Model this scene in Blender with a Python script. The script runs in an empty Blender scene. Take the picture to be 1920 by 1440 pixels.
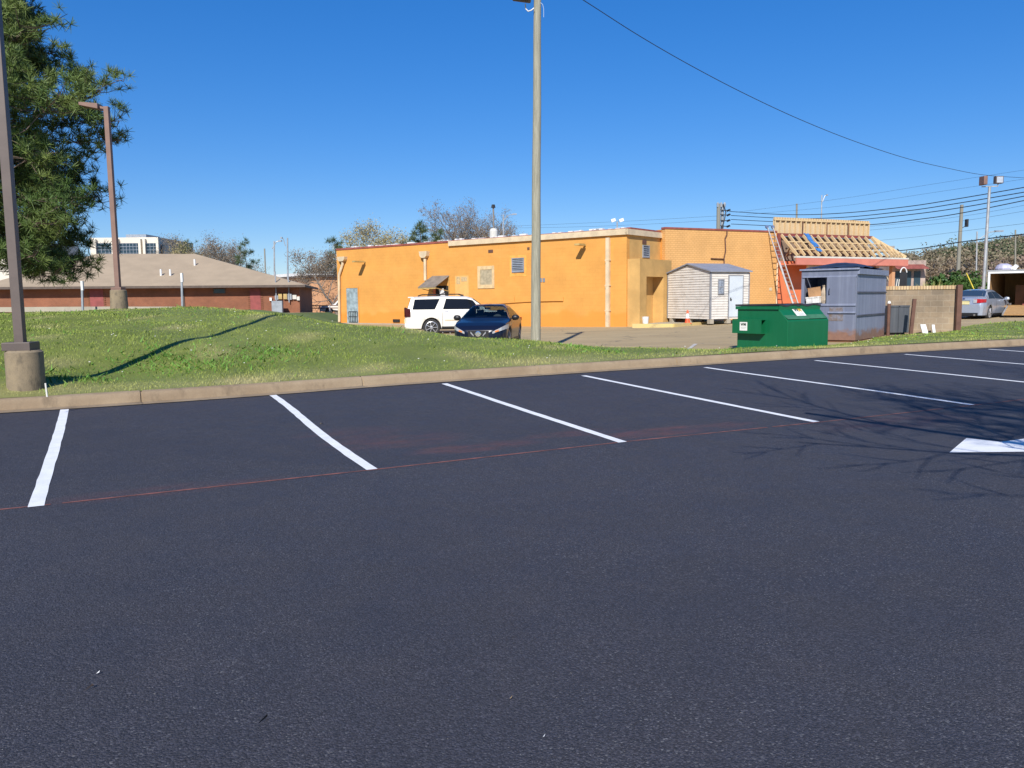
import bpy, math, random
import numpy as np
from mathutils import Matrix, Vector
S = bpy.context.scene
C = S.collection
R = math.radians

# ---------------------------------------------------------------- camera, sky, sun
FPX, PITCH, ROLL, EYE = 1520.0, R(6.0), R(0.6), 1.62
SUN_EL, SUN_AX = R(36), 0.17                      # light travels (SUN_AX, 1) over the ground
EXPOSURE = 0.24
_f = Vector((0, math.cos(PITCH), -math.sin(PITCH))); _u = Vector((0, math.sin(PITCH), math.cos(PITCH))); _r = Vector((1, 0, 0))
RT = _r*math.cos(ROLL) - _u*math.sin(ROLL); UP = _r*math.sin(ROLL) + _u*math.cos(ROLL)
cd = bpy.data.cameras.new('camera'); cam = bpy.data.objects.new('camera', cd); C.objects.link(cam)
cam.matrix_world = Matrix(((RT.x, UP.x, -_f.x, 0), (RT.y, UP.y, -_f.y, 0), (RT.z, UP.z, -_f.z, EYE), (0, 0, 0, 1)))
cd.sensor_width = 36; cd.lens = FPX/1920*36; cd.clip_start = .1; cd.clip_end = 9000
S.camera = cam
w = bpy.data.worlds.new('World'); S.world = w; w.use_nodes = True
nt = w.node_tree; bg = nt.nodes['Background']
sky = nt.nodes.new('ShaderNodeTexSky'); sky.sky_type = 'NISHITA'; sky.sun_disc = False
sky.sun_elevation = SUN_EL; sky.sun_rotation = math.pi + math.atan(SUN_AX)
sky.altitude = 0; sky.air_density = 1.0; sky.dust_density = 0; sky.ozone_density = 10
gmn = nt.nodes.new('ShaderNodeGamma'); gmn.inputs[1].default_value = .7; hsn = nt.nodes.new('ShaderNodeHueSaturation'); hsn.inputs['Saturation'].default_value = 1.36; hsn.inputs['Hue'].default_value = .514; hsn.inputs['Value'].default_value = 1.19
nt.links.new(sky.outputs[0], gmn.inputs[0]); nt.links.new(gmn.outputs[0], hsn.inputs['Color'])
nt.links.new(hsn.outputs[0], bg.inputs[0]); bg.inputs[1].default_value = .15
sd = bpy.data.lights.new('sun', 'SUN'); sd.energy = 5.0; sd.angle = R(.53); sd.color = (1, .955, .88)
sun = bpy.data.objects.new('sun', sd); C.objects.link(sun); sun.location = (0, -20, 40)
sun.rotation_euler = Vector((SUN_AX*math.cos(SUN_EL), .985*math.cos(SUN_EL), -math.sin(SUN_EL))).to_track_quat('-Z', 'Y').to_euler()
S.view_settings.view_transform = 'Standard'; S.view_settings.look = 'None'; S.view_settings.gamma = 1
S.view_settings.exposure = EXPOSURE

# ---------------------------------------------------------------- helpers
def ray(x, y): return _f + RT*((x-960)/FPX) + UP*((720-y)/FPX)
def P(x, y, d):                                   # point of the place seen at photo pixel x, y, d metres ahead
    r = ray(x, y); return Vector((0, 0, EYE)) + r*(d/r.y)
def plane_hit(x, y, p0, n):
    r = ray(x, y); o = Vector((0, 0, EYE)); return o + r*((Vector(p0)-o).dot(n)/r.dot(n))
LSX, LSY = -.003, .014                            # slope of the new car park
LOTN = Vector((-LSX, -LSY, 1)).normalized()
def lotz(x, y): return LSX*x + LSY*y
def L(x, y): return plane_hit(x, y, (0, 0, 0), LOTN)
def oldz(x, y): return .022*np.log1p(np.exp((x-3.0)*1.2))/1.2
def O(x, y):                                      # pixel -> old asphalt
    z = 0
    for _ in range(12):
        p = plane_hit(x, y, (0, 0, z), Vector((0, 0, 1))); z = float(oldz(p.x, p.y))
    return p

class MB:
    def __init__(s): s.v = []; s.f = []; s.m = []; s.mi = 0
    def add(s, vs, fs):
        b = len(s.v); s.v += [tuple(v) for v in vs]; s.f += [tuple(i+b for i in f) for f in fs]; s.m += [s.mi]*len(fs); return s
    def box(s, lo, hi, M=None):
        x0, y0, z0 = lo; x1, y1, z1 = hi
        v = [(x0,y0,z0),(x1,y0,z0),(x1,y1,z0),(x0,y1,z0),(x0,y0,z1),(x1,y0,z1),(x1,y1,z1),(x0,y1,z1)]
        if M is not None: v = [tuple(M @ Vector(p)) for p in v]
        return s.add(v, [(0,3,2,1),(4,5,6,7),(0,1,5,4),(1,2,6,5),(2,3,7,6),(3,0,4,7)])
    def bar(s, a, b, wx, wy, up=(0,0,1)):         # rectangular bar from a to b
        a = Vector(a); b = Vector(b); d = (b-a); l = d.length; d.normalize(); u = Vector(up)
        if abs(d.dot(u)) > .99: u = Vector((1,0,0))
        x = d.cross(u).normalized(); y = x.cross(d).normalized()
        M = Matrix(((x.x,d.x,y.x,a.x),(x.y,d.y,y.y,a.y),(x.z,d.z,y.z,a.z),(0,0,0,1)))
        return s.box((-wx/2,0,-wy/2),(wx/2,l,wy/2),M)
    def tube(s, pts, rs, n=8, cap=True):
        pts = [Vector(p) for p in pts]
        if not isinstance(rs, (list, tuple)): rs = [rs]*len(pts)
        vs = []; fs = []; x = None
        for i, p in enumerate(pts):
            d = (pts[min(i+1,len(pts)-1)]-pts[max(i-1,0)])
            if d.length < 1e-9: d = Vector((0,0,1))
            d.normalize()
            if x is None: x = d.orthogonal().normalized()
            x = (x - d*x.dot(d))
            if x.length < 1e-6: x = d.orthogonal()
            x.normalize(); y = d.cross(x)
            for k in range(n):
                t = 2*math.pi*k/n; vs.append(p + (x*math.cos(t)+y*math.sin(t))*rs[i])
        for i in range(len(pts)-1):
            for k in range(n): fs.append((i*n+k, i*n+(k+1)%n, (i+1)*n+(k+1)%n, (i+1)*n+k))
        if cap: fs.append(tuple(range(n-1,-1,-1))); fs.append(tuple((len(pts)-1)*n+k for k in range(n)))
        return s.add(vs, fs)
    def lathe(s, prof, n=24, M=None):             # prof: (r, z)
        vs = []; fs = []
        for r, z in prof:
            for k in range(n):
                t = 2*math.pi*k/n; v = Vector((r*math.cos(t), r*math.sin(t), z)); vs.append(M @ v if M is not None else v)
        m = len(prof)
        for i in range(m-1):
            for k in range(n): fs.append((i*n+k, i*n+(k+1)%n, (i+1)*n+(k+1)%n, (i+1)*n+k))
        fs.append(tuple(range(n-1,-1,-1))); fs.append(tuple((m-1)*n+k for k in range(n)))
        return s.add(vs, fs)
    def prism(s, poly, a, b, M=None):             # poly in local xz, extruded along y a..b
        n = len(poly); v = [(x,a,z) for x,z in poly]+[(x,b,z) for x,z in poly]
        if M is not None: v = [tuple(M @ Vector(p)) for p in v]
        return s.add(v, [tuple(range(n)), tuple(range(2*n-1,n-1,-1))]+[(i,i+n,(i+1)%n+n,(i+1)%n) for i in range(n)])
    def slab(s, poly, z0, z1):                    # poly in xy
        n = len(poly); v = [(p[0],p[1],z0) for p in poly]+[(p[0],p[1],z1) for p in poly]
        return s.add(v, [tuple(range(n-1,-1,-1)), tuple(range(n,2*n))]+[(i,(i+1)%n,(i+1)%n+n,i+n) for i in range(n)])
    def quad(s, a, b, c, d): return s.add([a,b,c,d], [(0,1,2,3)])
    def build(s, name, mats, parent=None, M=None, smooth=0, bevel=0, kind=None, label=None):
        me = bpy.data.meshes.new(name); me.from_pydata(s.v, [], s.f)
        mats = mats if isinstance(mats, (list, tuple)) else [mats]
        for m in mats: me.materials.append(m)
        if len(mats) > 1: me.polygons.foreach_set('material_index', s.m)
        me.update()
        o = bpy.data.objects.new(name, me); C.objects.link(o)
        if parent is not None: o.parent = parent
        if M is not None: o.matrix_local = M
        if smooth:
            me.polygons.foreach_set('use_smooth', [True]*len(me.polygons)); me.set_sharp_from_angle(angle=R(smooth))
        if bevel:
            b = o.modifiers.new('bevel', 'BEVEL'); b.width = bevel; b.segments = 2; b.limit_method = 'ANGLE'
        if kind: o['kind'] = kind
        if label: o['label'] = label
        return o

def tag(o, label, cat, group=None, kind=None):
    o['label'] = label; o['category'] = cat
    if group: o['group'] = group
    if kind: o['kind'] = kind
    return o
def thing(name, label, cat, loc=(0,0,0), rz=0, group=None):
    o = bpy.data.objects.new(name, None); C.objects.link(o); o.location = loc; o.rotation_euler = (0,0,rz); o.empty_display_size = .3
    return tag(o, label, cat, group)
def npmesh(name, V, F, m, parent=None, kind=None):  # V (n,3), F (k,3|4)
    me = bpy.data.meshes.new(name); k = F.shape[1]
    me.vertices.add(len(V)); me.vertices.foreach_set('co', np.ascontiguousarray(V, dtype=np.float32).ravel())
    me.loops.add(F.size); me.loops.foreach_set('vertex_index', np.ascontiguousarray(F, dtype=np.int32).ravel())
    me.polygons.add(len(F)); me.polygons.foreach_set('loop_start', np.arange(0, F.size, k, dtype=np.int32))
    me.update(calc_edges=True); me.validate()
    for x in (m if isinstance(m, (list, tuple)) else [m]): me.materials.append(x)
    o = bpy.data.objects.new(name, me); C.objects.link(o)
    if parent is not None: o.parent = parent
    if kind: o['kind'] = kind
    return o
def frame(o, dx):                                  # local x along dx (in plan), z up, y away from the viewer
    dx = Vector((dx[0], dx[1], 0)).normalized(); dy = Vector((0,0,1)).cross(dx)
    return Matrix(((dx.x,dy.x,0,o[0]),(dx.y,dy.y,0,o[1]),(0,0,1,o[2] if len(o) > 2 else 0),(0,0,0,1)))
def on(F, x, y, off=0):                            # pixel -> (u, z) on the wall plane y = off of frame F
    n = Vector((F[0][1], F[1][1], 0)); p0 = F.translation + n*off
    q = F.inverted() @ plane_hit(x, y, p0, n); return q.x, q.z
def text(name, s, size, m, parent, M, bold=.0):
    cu = bpy.data.curves.new(name, 'FONT'); cu.body = s; cu.size = size; cu.extrude = .002; cu.offset = bold; cu.align_x = 'CENTER'; cu.align_y = 'CENTER'
    t = bpy.data.objects.new(name+'_curve', cu); C.objects.link(t)
    me = bpy.data.meshes.new_from_object(t.evaluated_get(bpy.context.evaluated_depsgraph_get()))
    bpy.data.objects.remove(t)
    me.materials.clear(); me.materials.append(m)
    o = bpy.data.objects.new(name, me); C.objects.link(o); o.parent = parent; o.matrix_local = M
    return o

# ---------------------------------------------------------------- materials
class N:
    def __init__(s, name):
        s.m = bpy.data.materials.new(name); s.m.use_nodes = True; s.t = s.m.node_tree; s.b = s.t.nodes['Principled BSDF']
        s.co = s.t.nodes.new('ShaderNodeTexCoord').outputs['Object']
    def new(s, t, **k):
        n = s.t.nodes.new(t)
        for a, v in k.items(): setattr(n, a, v)
        return n
    def set(s, i, v):
        if hasattr(v, 'is_linked') or isinstance(v, bpy.types.NodeSocket): s.t.links.new(v, i)
        elif isinstance(v, (tuple, list)) and len(v) == 3 and i.type == 'RGBA': i.default_value = (*v, 1)
        else: i.default_value = v
    def noise(s, scale, detail=3, rough=.55, vec=None, dist=0):
        n = s.new('ShaderNodeTexNoise'); s.set(n.inputs['Vector'], vec if vec is not None else s.co)
        n.inputs['Scale'].default_value = scale; n.inputs['Detail'].default_value = detail; n.inputs['Roughness'].default_value = rough; n.inputs['Distortion'].default_value = dist
        return n.outputs['Fac']
    def ramp(s, fac, a, b, lo=0., hi=1.):
        n = s.new('ShaderNodeMapRange'); n.interpolation_type = 'SMOOTHSTEP'; s.set(n.inputs[0], fac)
        for i, v in zip(range(1, 5), (a, b, lo, hi)): n.inputs[i].default_value = v
        return n.outputs[0]
    def mix(s, fac, a, b, mode='MIX'):
        n = s.new('ShaderNodeMix', data_type='RGBA', blend_type=mode); s.set(n.inputs[0], fac); s.set(n.inputs[6], a); s.set(n.inputs[7], b); return n.outputs[2]
    def math(s, op, a, b=0.):
        n = s.new('ShaderNodeMath', operation=op); s.set(n.inputs[0], a); s.set(n.inputs[1], b); return n.outputs[0]
    def xyz(s):
        n = s.new('ShaderNodeSeparateXYZ'); s.set(n.inputs[0], s.co); return n.outputs
    def vec(s, x, y, z):
        n = s.new('ShaderNodeCombineXYZ')
        for i, v in enumerate((x, y, z)): s.set(n.inputs[i], v)
        return n.outputs[0]
    def scaled(s, k):
        n = s.new('ShaderNodeMapping'); s.set(n.inputs[0], s.co); n.inputs['Scale'].default_value = k; return n.outputs[0]
    def bump(s, h, st=.3, dist=.01):
        n = s.new('ShaderNodeBump'); s.set(n.inputs['Height'], h); n.inputs['Strength'].default_value = st; n.inputs['Distance'].default_value = dist
        s.set(s.b.inputs['Normal'], n.outputs[0])
    def out(s, col, rough=.7, metal=0., spec=None, coat=0):
        s.set(s.b.inputs['Base Color'], col); s.set(s.b.inputs['Roughness'], rough); s.set(s.b.inputs['Metallic'], metal)
        if spec is not None: s.b.inputs['Specular IOR Level'].default_value = spec
        if coat: s.b.inputs['Coat Weight'].default_value = coat; s.b.inputs['Coat Roughness'].default_value = .05
        return s.m
def tint(c, k): return tuple(min(1., x*k) for x in c)
def mat(name, c, rough=.7, metal=0., var=.18, scale=2.5, fine=30, fvar=.12, c2=None, bump=0., spec=None, coat=0, stretch=(1,1,1)):
    n = N(name); v = n.scaled(stretch)
    col = n.mix(n.ramp(n.noise(scale, 4, .6, v), .3, .7), tint(c, 1-var), c2 if c2 else tint(c, 1+var))
    f = n.noise(fine, 3, .6, v)
    col = n.mix(1., col, n.mix(f, (1-fvar,)*3, (1+fvar*.8,)*3), 'MULTIPLY')
    if bump: n.bump(f, bump, .02)
    return n.out(col, rough, metal, spec, coat)
def brick(name, c1, c2, mortar, bw=.2, bh=.067, ms=.01, var=.2, rough=.85, bumpk=.4, patch=None, zband=None):
    n = N(name); x, y, z = n.xyz(); v = n.vec(n.math('ADD', x, y), z, 0.)
    b = n.new('ShaderNodeTexBrick'); n.set(b.inputs['Vector'], v)
    for k, q in (('Color1', c1), ('Color2', c2), ('Mortar', mortar)): b.inputs[k].default_value = (*q, 1)
    b.inputs['Scale'].default_value = 1; b.inputs['Mortar Size'].default_value = ms; b.inputs['Brick Width'].default_value = bw; b.inputs['Row Height'].default_value = bh
    b.inputs['Mortar Smooth'].default_value = .3
    col = b.outputs['Color']
    col = n.mix(1., col, n.mix(n.ramp(n.noise(.7, 5, .65), .3, .72), (1-var,)*3, (1+var*.6,)*3), 'MULTIPLY')
    col = n.mix(1., col, n.mix(n.noise(14, 3), (.9,)*3, (1.08,)*3), 'MULTIPLY')
    if patch:                                       # roller-painted patches and a repainted band low on the wall
        s = n.scaled((.35, .35, .8)); k = n.ramp(n.noise(1.0, 2, .4, s, .6), .56, .6)
        col = n.mix(n.math('MULTIPLY', k, .16), col, patch[0])
        zz = n.math('ADD', z, n.math('MULTIPLY', n.noise(.9, 3), 1.1)); k2 = n.ramp(zz, patch[2]-.15, patch[2]+.15, 1., 0.)
        col = n.mix(n.math('MULTIPLY', k2, .6), col, patch[1])
        col = n.mix(n.math('MULTIPLY', n.ramp(n.noise(2.2, 4, .7, n.scaled((1, 1, .25))), .62, .8), .3), col, tint(patch[1], .55))
    n.bump(b.outputs['Fac'], -bumpk if False else bumpk, -.006)
    return n.out(col, rough)

def m_lot():
    n = N('sealed_asphalt'); x, y, z = n.xyz()
    base = n.mix(n.ramp(n.noise(.22, 4, .6, n.scaled((.5, 1.6, 1))), .3, .72), (.0375, .037, .0475), (.0435, .043, .0545))
    base = n.mix(n.ramp(n.noise(1.7, 5, .7), .45, .8), base, (.048, .0455, .055))
    vo = n.new('ShaderNodeTexVoronoi'); n.set(vo.inputs['Vector'], n.co); vo.inputs['Scale'].default_value = 120
    gr = n.noise(210, 2, .7); g2 = n.noise(75, 3, .75)
    sv = n.new('ShaderNodeSeparateColor'); n.set(sv.inputs[0], vo.outputs['Color']); st = n.math('POWER', sv.outputs[0], 1.6)
    base = n.mix(1., base, n.mix(st, (.66,)*3, (1.5,)*3), 'MULTIPLY')
    base = n.mix(1., base, n.mix(n.ramp(g2, .3, .75), (.72,)*3, (1.3,)*3), 'MULTIPLY')
    base = n.mix(n.math('MULTIPLY', n.ramp(sv.outputs[1], .945, .97), n.ramp(n.noise(.7, 5, .7), .35, .7, .1, .6)), base, (.19, .19, .2))  # few bright stone cells: glinting facets put into the colour
    patchy = n.ramp(n.noise(.9, 5, .65), .42, .72)
    sp = n.math('MULTIPLY', n.ramp(n.noise(120, 1, .5), .66, .74), n.math('ADD', n.math('MULTIPLY', patchy, .75), .35))
    base = n.mix(n.math('MULTIPLY', sp, .9), base, (.24, .24, .25))
    sp2 = n.ramp(n.noise(46, 1, .5), .76, .79); base = n.mix(n.math('MULTIPLY', sp2, .6), base, (.22, .2, .17))
    # red line-marking dust near the snapped line: gauss(y) * windows along x * noise
    def win(x0, wx, y0, wy, k):
        a = n.math('DIVIDE', n.math('SUBTRACT', x, x0), wx); b = n.math('DIVIDE', n.math('SUBTRACT', y, y0), wy)
        q = n.math('ADD', n.math('MULTIPLY', a, a), n.math('MULTIPLY', b, b)); return n.math('MULTIPLY', n.ramp(q, 0., 1., 1., 0.), k)
    m = win(*RED[0])
    for r_ in RED[1:]: m = n.math('MAXIMUM', m, win(*r_))
    m = n.math('MULTIPLY', m, n.ramp(n.noise(3.2, 5, .7, n.scaled((.6, 1.5, 1))), .3, .85))
    base = n.mix(m, base, (.17, .058, .048))
    n.bump(n.math('ADD', n.math('ADD', gr, n.math('MULTIPLY', g2, 1.2)), n.math('MULTIPLY', vo.outputs['Distance'], -1.2)), .7, .006)
    return n.out(base, n.ramp(n.noise(2.5, 4), .3, .7, .68, .82), 0, .5)
def m_oldlot():
    n = N('weathered_asphalt')
    c = n.mix(n.ramp(n.noise(.35, 5, .62, n.scaled((.6, 1.8, 1))), .3, .7), (.36, .27, .145), (.455, .345, .185))
    c = n.mix(n.math('MULTIPLY', n.ramp(n.noise(1.1, 5, .7), .55, .75), .45), c, (.27, .215, .15))
    vo = n.new('ShaderNodeTexVoronoi', feature='DISTANCE_TO_EDGE'); v = n.scaled((.32, .32, .32))
    ns = n.new('ShaderNodeTexNoise'); n.set(ns.inputs['Vector'], n.co); ns.inputs['Scale'].default_value = .8
    n.set(vo.inputs['Vector'], n.mix(.3, v, ns.outputs['Color'])); vo.inputs['Scale'].default_value = 1.
    c = n.mix(n.math('MULTIPLY', n.ramp(vo.outputs[0], .0, .012, 1., 0.), .5), c, (.07, .065, .06))
    c = n.mix(1., c, n.mix(n.noise(40, 3, .7), (.8,)*3, (1.15,)*3), 'MULTIPLY')
    return n.out(c, .9)
def m_conc(name, c, c2, stain, k=.6, bump=.5, sc=1.5):
    n = N(name)
    col = n.mix(n.ramp(n.noise(sc, 5, .65), .3, .7), c, c2)
    col = n.mix(n.math('MULTIPLY', n.ramp(n.noise(sc*2.3, 5, .7, n.scaled((1, 1, .45))), .5, .74), k), col, stain)
    f = n.noise(55, 4, .7); col = n.mix(1., col, n.mix(f, (.78,)*3, (1.18,)*3), 'MULTIPLY')
    n.bump(f, bump, .01); return n.out(col, .9)
def m_grass(name, lo, hi, dry, blade=True):
    n = N(name)
    at = n.new('ShaderNodeAttribute', attribute_name='dry').outputs['Fac']
    g = n.new('ShaderNodeNewGeometry').outputs['Random Per Island'] if blade else n.noise(20, 4, .7)
    c = n.mix(g, lo, hi)
    c = n.mix(n.math('MULTIPLY', n.ramp(n.noise(.8, 4, .65), .35, .7), .6), c, tint(lo, .85))
    c = n.mix(at, c, n.mix(g, tint(dry, .7), tint(dry, 1.25)))
    m = n.out(c, .65, 0, .25)
    if blade: n.b.inputs['Subsurface Weight'].default_value = 0
    return m
def m_leaf(name, lo, hi, rough=.55):
    n = N(name); g = n.new('ShaderNodeNewGeometry').outputs['Random Per Island']
    c = n.mix(n.ramp(n.noise(.55 if not name.startswith('hill') else .05, 3, .6), .35, .65), n.mix(g, lo, tint(lo, 1.5 if not name.startswith('hill') else 1.2)), n.mix(g, tint(hi, .75 if not name.startswith('hill') else .9), hi))
    return n.out(c, rough, 0, .3)
def m_stripes(name, c, dark, k):                    # vertical runs of dirt on sheet metal
    n = N(name); z = n.xyz()[2]
    s = n.ramp(n.noise(7, 4, .65, n.scaled((1, 1, .05))), .4, .7)
    col = n.mix(n.math('MULTIPLY', s, k), c, dark)
    col = n.mix(1., col, n.mix(n.noise(3, 5, .7), (.85,)*3, (1.12,)*3), 'MULTIPLY')
    return n, col, z
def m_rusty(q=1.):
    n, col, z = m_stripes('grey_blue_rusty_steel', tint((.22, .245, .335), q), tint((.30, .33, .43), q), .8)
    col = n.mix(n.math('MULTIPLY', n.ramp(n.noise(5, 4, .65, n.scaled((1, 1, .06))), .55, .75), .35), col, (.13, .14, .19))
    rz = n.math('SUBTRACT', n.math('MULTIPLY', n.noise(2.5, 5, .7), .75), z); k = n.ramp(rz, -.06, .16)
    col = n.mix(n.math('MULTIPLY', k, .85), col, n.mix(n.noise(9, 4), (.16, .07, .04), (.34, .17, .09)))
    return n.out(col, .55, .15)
def m_greenpaint():
    n, col, z = m_stripes('green_painted_steel', (.004, .12, .044), (.006, .135, .055), .6)
    col = n.mix(n.math('MULTIPLY', n.ramp(n.noise(8, 5, .7), .64, .8), .35), col, (.08, .2, .12))
    return n.out(col, .42)
def m_wood(name, c, c2, k=(6, 6, .25)):
    n = N(name); g = n.noise(3., 5, .65, n.scaled(k)); g2 = n.noise(11, 5, .7, n.scaled(k))
    col = n.mix(n.ramp(g, .3, .7), c, c2); col = n.mix(n.math('MULTIPLY', n.ramp(g2, .55, .75), .55), col, tint(c, .45))
    n.bump(g2, .35, .02); return n.out(col, .85)
def m_clear():
    n = N('clear_tinted_glass'); tr_ = n.new('ShaderNodeBsdfTransparent'); tr_.inputs[0].default_value = (.42, .50, .52, 1); gl = n.new('ShaderNodeBsdfGlossy'); gl.inputs['Roughness'].default_value = .03
    fr = n.new('ShaderNodeLayerWeight'); fr.inputs[0].default_value = .5; mx = n.new('ShaderNodeMixShader'); n.set(mx.inputs[0], n.math('ADD', n.math('MULTIPLY', n.math('POWER', fr.outputs[1], 4.), .5), .03)); n.set(mx.inputs[1], tr_.outputs[0]); n.set(mx.inputs[2], gl.outputs[0])
    n.t.links.new(mx.outputs[0], n.t.nodes['Material Output'].inputs['Surface']); return n.m
def glass(name, c=(.010, .011, .013), rough=.04): return mat(name, c, rough, 0, .05, 1, 5, .03, spec=.35)

M = {}
M['kerb'] = m_conc('kerb_concrete', (.255, .185, .115), (.33, .25, .16), (.13, .095, .06), .7)
M['conc'] = m_conc('stained_concrete', (.29, .225, .14), (.21, .165, .11), (.085, .07, .052), .8, .7, 3)
M['conc2'] = m_conc('pale_concrete', (.36, .32, .25), (.42, .37, .29), (.22, .2, .16), .5)
M['oldlot'] = m_oldlot()
def m_paint():
    n = N('white_road_paint'); f = n.noise(60, 3, .7); c = n.mix(n.ramp(n.noise(5, 5, .7), .3, .7), (.72, .73, .74), (.84, .85, .86))
    c = n.mix(n.math('MULTIPLY', n.ramp(n.noise(130, 2, .6), .62, .72), .4), c, (.3, .3, .32)); n.bump(f, .4, .004); return n.out(c, .7)
M['paint'] = m_paint()
M['chalk'] = mat('red_chalk', (.22, .08, .065), .95, 0, .35, 6, 60, .3)
M['bronze'] = mat('brown_bronze_paint', (.12, .092, .078), .5, .1, .12, 2, 25, .08)
M['bronze_light'] = mat('faded_brown_paint', (.215, .125, .095), .55, .1, .12, 2, 25, .08)
M['pole'] = m_wood('weathered_pole_wood', (.37, .35, .265), (.235, .22, .165), (11, 11, .55))
M['pole2'] = m_wood('far_pole_wood', (.26, .25, .2), (.2, .19, .16))
M['yellow'] = brick('yellow_painted_block', (.68, .322, .07), (.665, .313, .067), (.61, .283, .058), .4, .2, .008, .1, .75, .15, ((.72, .37, .10), (.68, .25, .028), 1.35))
M['yellow2'] = brick('yellow_painted_brick', (.70, .39, .142), (.67, .37, .13), (.53, .275, .085), .24, .11, .014, .1, .75, .35)
M['tan_stucco'] = mat('dull_yellow_stucco', (.55, .33, .11), .85, 0, .14, .8, 20, .08)
M['cream'] = mat('cream_painted_metal', (.62, .5, .33), .6, 0, .12, 2, 25, .1)
M['redcap'] = mat('red_coping', (.27, .075, .055), .7, 0, .25, 2, 20, .15)
M['orange'] = mat('orange_red_paint', (.66, .175, .07), .75, 0, .1, 1, 12, .06)
M['salmon'] = mat('salmon_fascia_paint', (.58, .2, .145), .7, 0, .1, 1, 14, .06)
M['darkred'] = mat('dark_red_steel', (.22, .055, .045), .6, 0, .2, 2, 20, .1)
M['timber'] = m_wood('new_timber', (.66, .49, .27), (.56, .39, .20), (5, 5, 5))
M['plyw'] = m_wood('sheathing_board', (.60, .47, .29), (.52, .38, .22), (5, 5, .4))
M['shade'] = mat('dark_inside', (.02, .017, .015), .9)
M['white'] = mat('white_paint', (.72, .72, .70), .6, 0, .06, 2, 25, .06)
M['offwhite'] = mat('off_white_plastic', (.6, .58, .52), .6, 0, .08, 3, 25, .06)
def m_siding():
    n, col, z = m_stripes('dirty_white_siding', (.66, .62, .56), (.52, .47, .41), .25)
    col = n.mix(n.math('MULTIPLY', n.ramp(n.noise(2.2, 5, .75, n.scaled((.7, .7, 2.2))), .48, .7), .6), col, (.40, .345, .28))
    return n.out(col, .75)
M['siding'] = m_siding()
M['shedroof'] = mat('grey_blue_roofing', (.24, .255, .30), .7, 0, .1, 2, 30, .1)
M['greytrim'] = mat('grey_trim', (.25, .255, .27), .6)
M['paleblue'] = mat('pale_grey_door', (.56, .61, .65), .6, 0, .05, 2, 20, .05)
M['bluedoor'] = mat('chalky_blue_door', (.27, .34, .36), .7, 0, .3, 3, 18, .2)
M['glass'] = glass('dark_glass'); M['glass2'] = glass('blue_grey_glass', (.03, .055, .075), .12)
M['louvre'] = mat('grey_louvre', (.26, .29, .33), .5, .2)
M['dark'] = mat('black_plastic', (.018, .018, .02), .5, 0, .1, 3, 30, .1)
M['lid'] = mat('black_lid_plastic', (.032, .030, .036), .4, 0, .25, 2, 20, .15)
M['rubber'] = mat('tyre_rubber', (.03, .029, .028), .85)
M['alu'] = mat('bright_aluminium', (.62, .61, .58), .35, .75, .1, 5, 40, .1)
M['rim'] = mat('silver_alloy', (.55, .55, .56), .3, .7, .06)
M['green'] = m_greenpaint(); M['rusty'] = m_rusty(); M['rustyd'] = m_rusty(.72); M['ribshade'] = mat('rib_shadow_colour', (.07,.075,.1), .6)
M['rust'] = mat('rust', (.21, .10, .055), .9, 0, .3, 4, 25, .25)
M['brown'] = mat('brown_post_paint', (.13, .062, .042), .7, 0, .2, 3, 25, .15)
M['greybin'] = m_stripes('dark_grey_steel', (.058, .065, .078), (.12, .125, .135), .5); M['greybin'] = M['greybin'][0].out(M['greybin'][1], .55)
M['block'] = brick('grey_tan_block', (.31, .23, .15), (.245, .19, .135), (.33, .265, .19), .4, .2, .012, .35, .95, .4)
M['copebrick'] = brick('coping_brick', (.52, .35, .17), (.60, .47, .28), (.34, .22, .13), .09, 4., .018, .15)
M['redbrick'] = brick('red_brick', (.27, .095, .045), (.23, .08, .04), (.25, .13, .08), .22, .075, .01, .2)
M['shingle'] = mat('tan_shingles', (.375, .29, .195), .9, 0, .07, .6, 12, .12)
M['eave'] = mat('dark_eave', (.10, .075, .06), .7)
M['reddoor'] = mat('red_door', (.25, .055, .05), .6)
M['peach'] = mat('peach_stucco', (.60, .32, .165), .85, 0, .08, .5, 8, .05)
M['officewhite'] = mat('white_precast', (.70, .63, .52), .8, 0, .06, .1, 2, .05)
M['utilgrey'] = mat('utility_grey', (.27, .30, .33), .55)
M['tanbox'] = mat('tan_box', (.45, .32, .12), .6)
M['bark'] = m_wood('pine_bark', (.085, .06, .045), (.13, .095, .07), (4, 4, 1))
M['twig'] = mat('grey_twig', (.19, .16, .135), .9, 0, .2)
M['twig2'] = mat('warm_twig', (.23, .175, .125), .9, 0, .2)
M['needle'] = m_leaf('pine_needles', (.055, .098, .025), (.18, .235, .06))
M['needle2'] = m_leaf('far_pine_needles', (.045, .075, .035), (.11, .145, .06))
M['bud'] = m_leaf('yellow_buds', (.27, .225, .10), (.38, .32, .14)); M['bud2'] = m_leaf('brown_buds', (.17, .13, .09), (.24, .185, .12))
M['hedge'] = m_leaf('hedge_leaf', (.03, .07, .015), (.07, .13, .03))
M['hillgreen'] = m_leaf('hill_green', (.075, .095, .045), (.115, .135, .065))
M['hillbrown'] = m_leaf('hill_bare', (.175, .145, .09), (.235, .195, .12))
M['hillred'] = m_leaf('hill_reddish', (.20, .145, .11), (.27, .19, .145))
M['soil'] = m_grass('bank_turf', (.11, .145, .026), (.19, .23, .045), (.44, .36, .18), False)
M['blade'] = m_grass('grass_blades', (.13, .21, .025), (.33, .385, .075), (.6, .5, .26))
M['weed'] = m_grass('clover_leaf', (.08, .20, .025), (.17, .34, .06), (.3, .3, .1))
M['carwhite'] = mat('pearl_white_paint', (.74, .70, .62), .3, 0, .03, 1, 8, .02, coat=.6)
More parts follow.
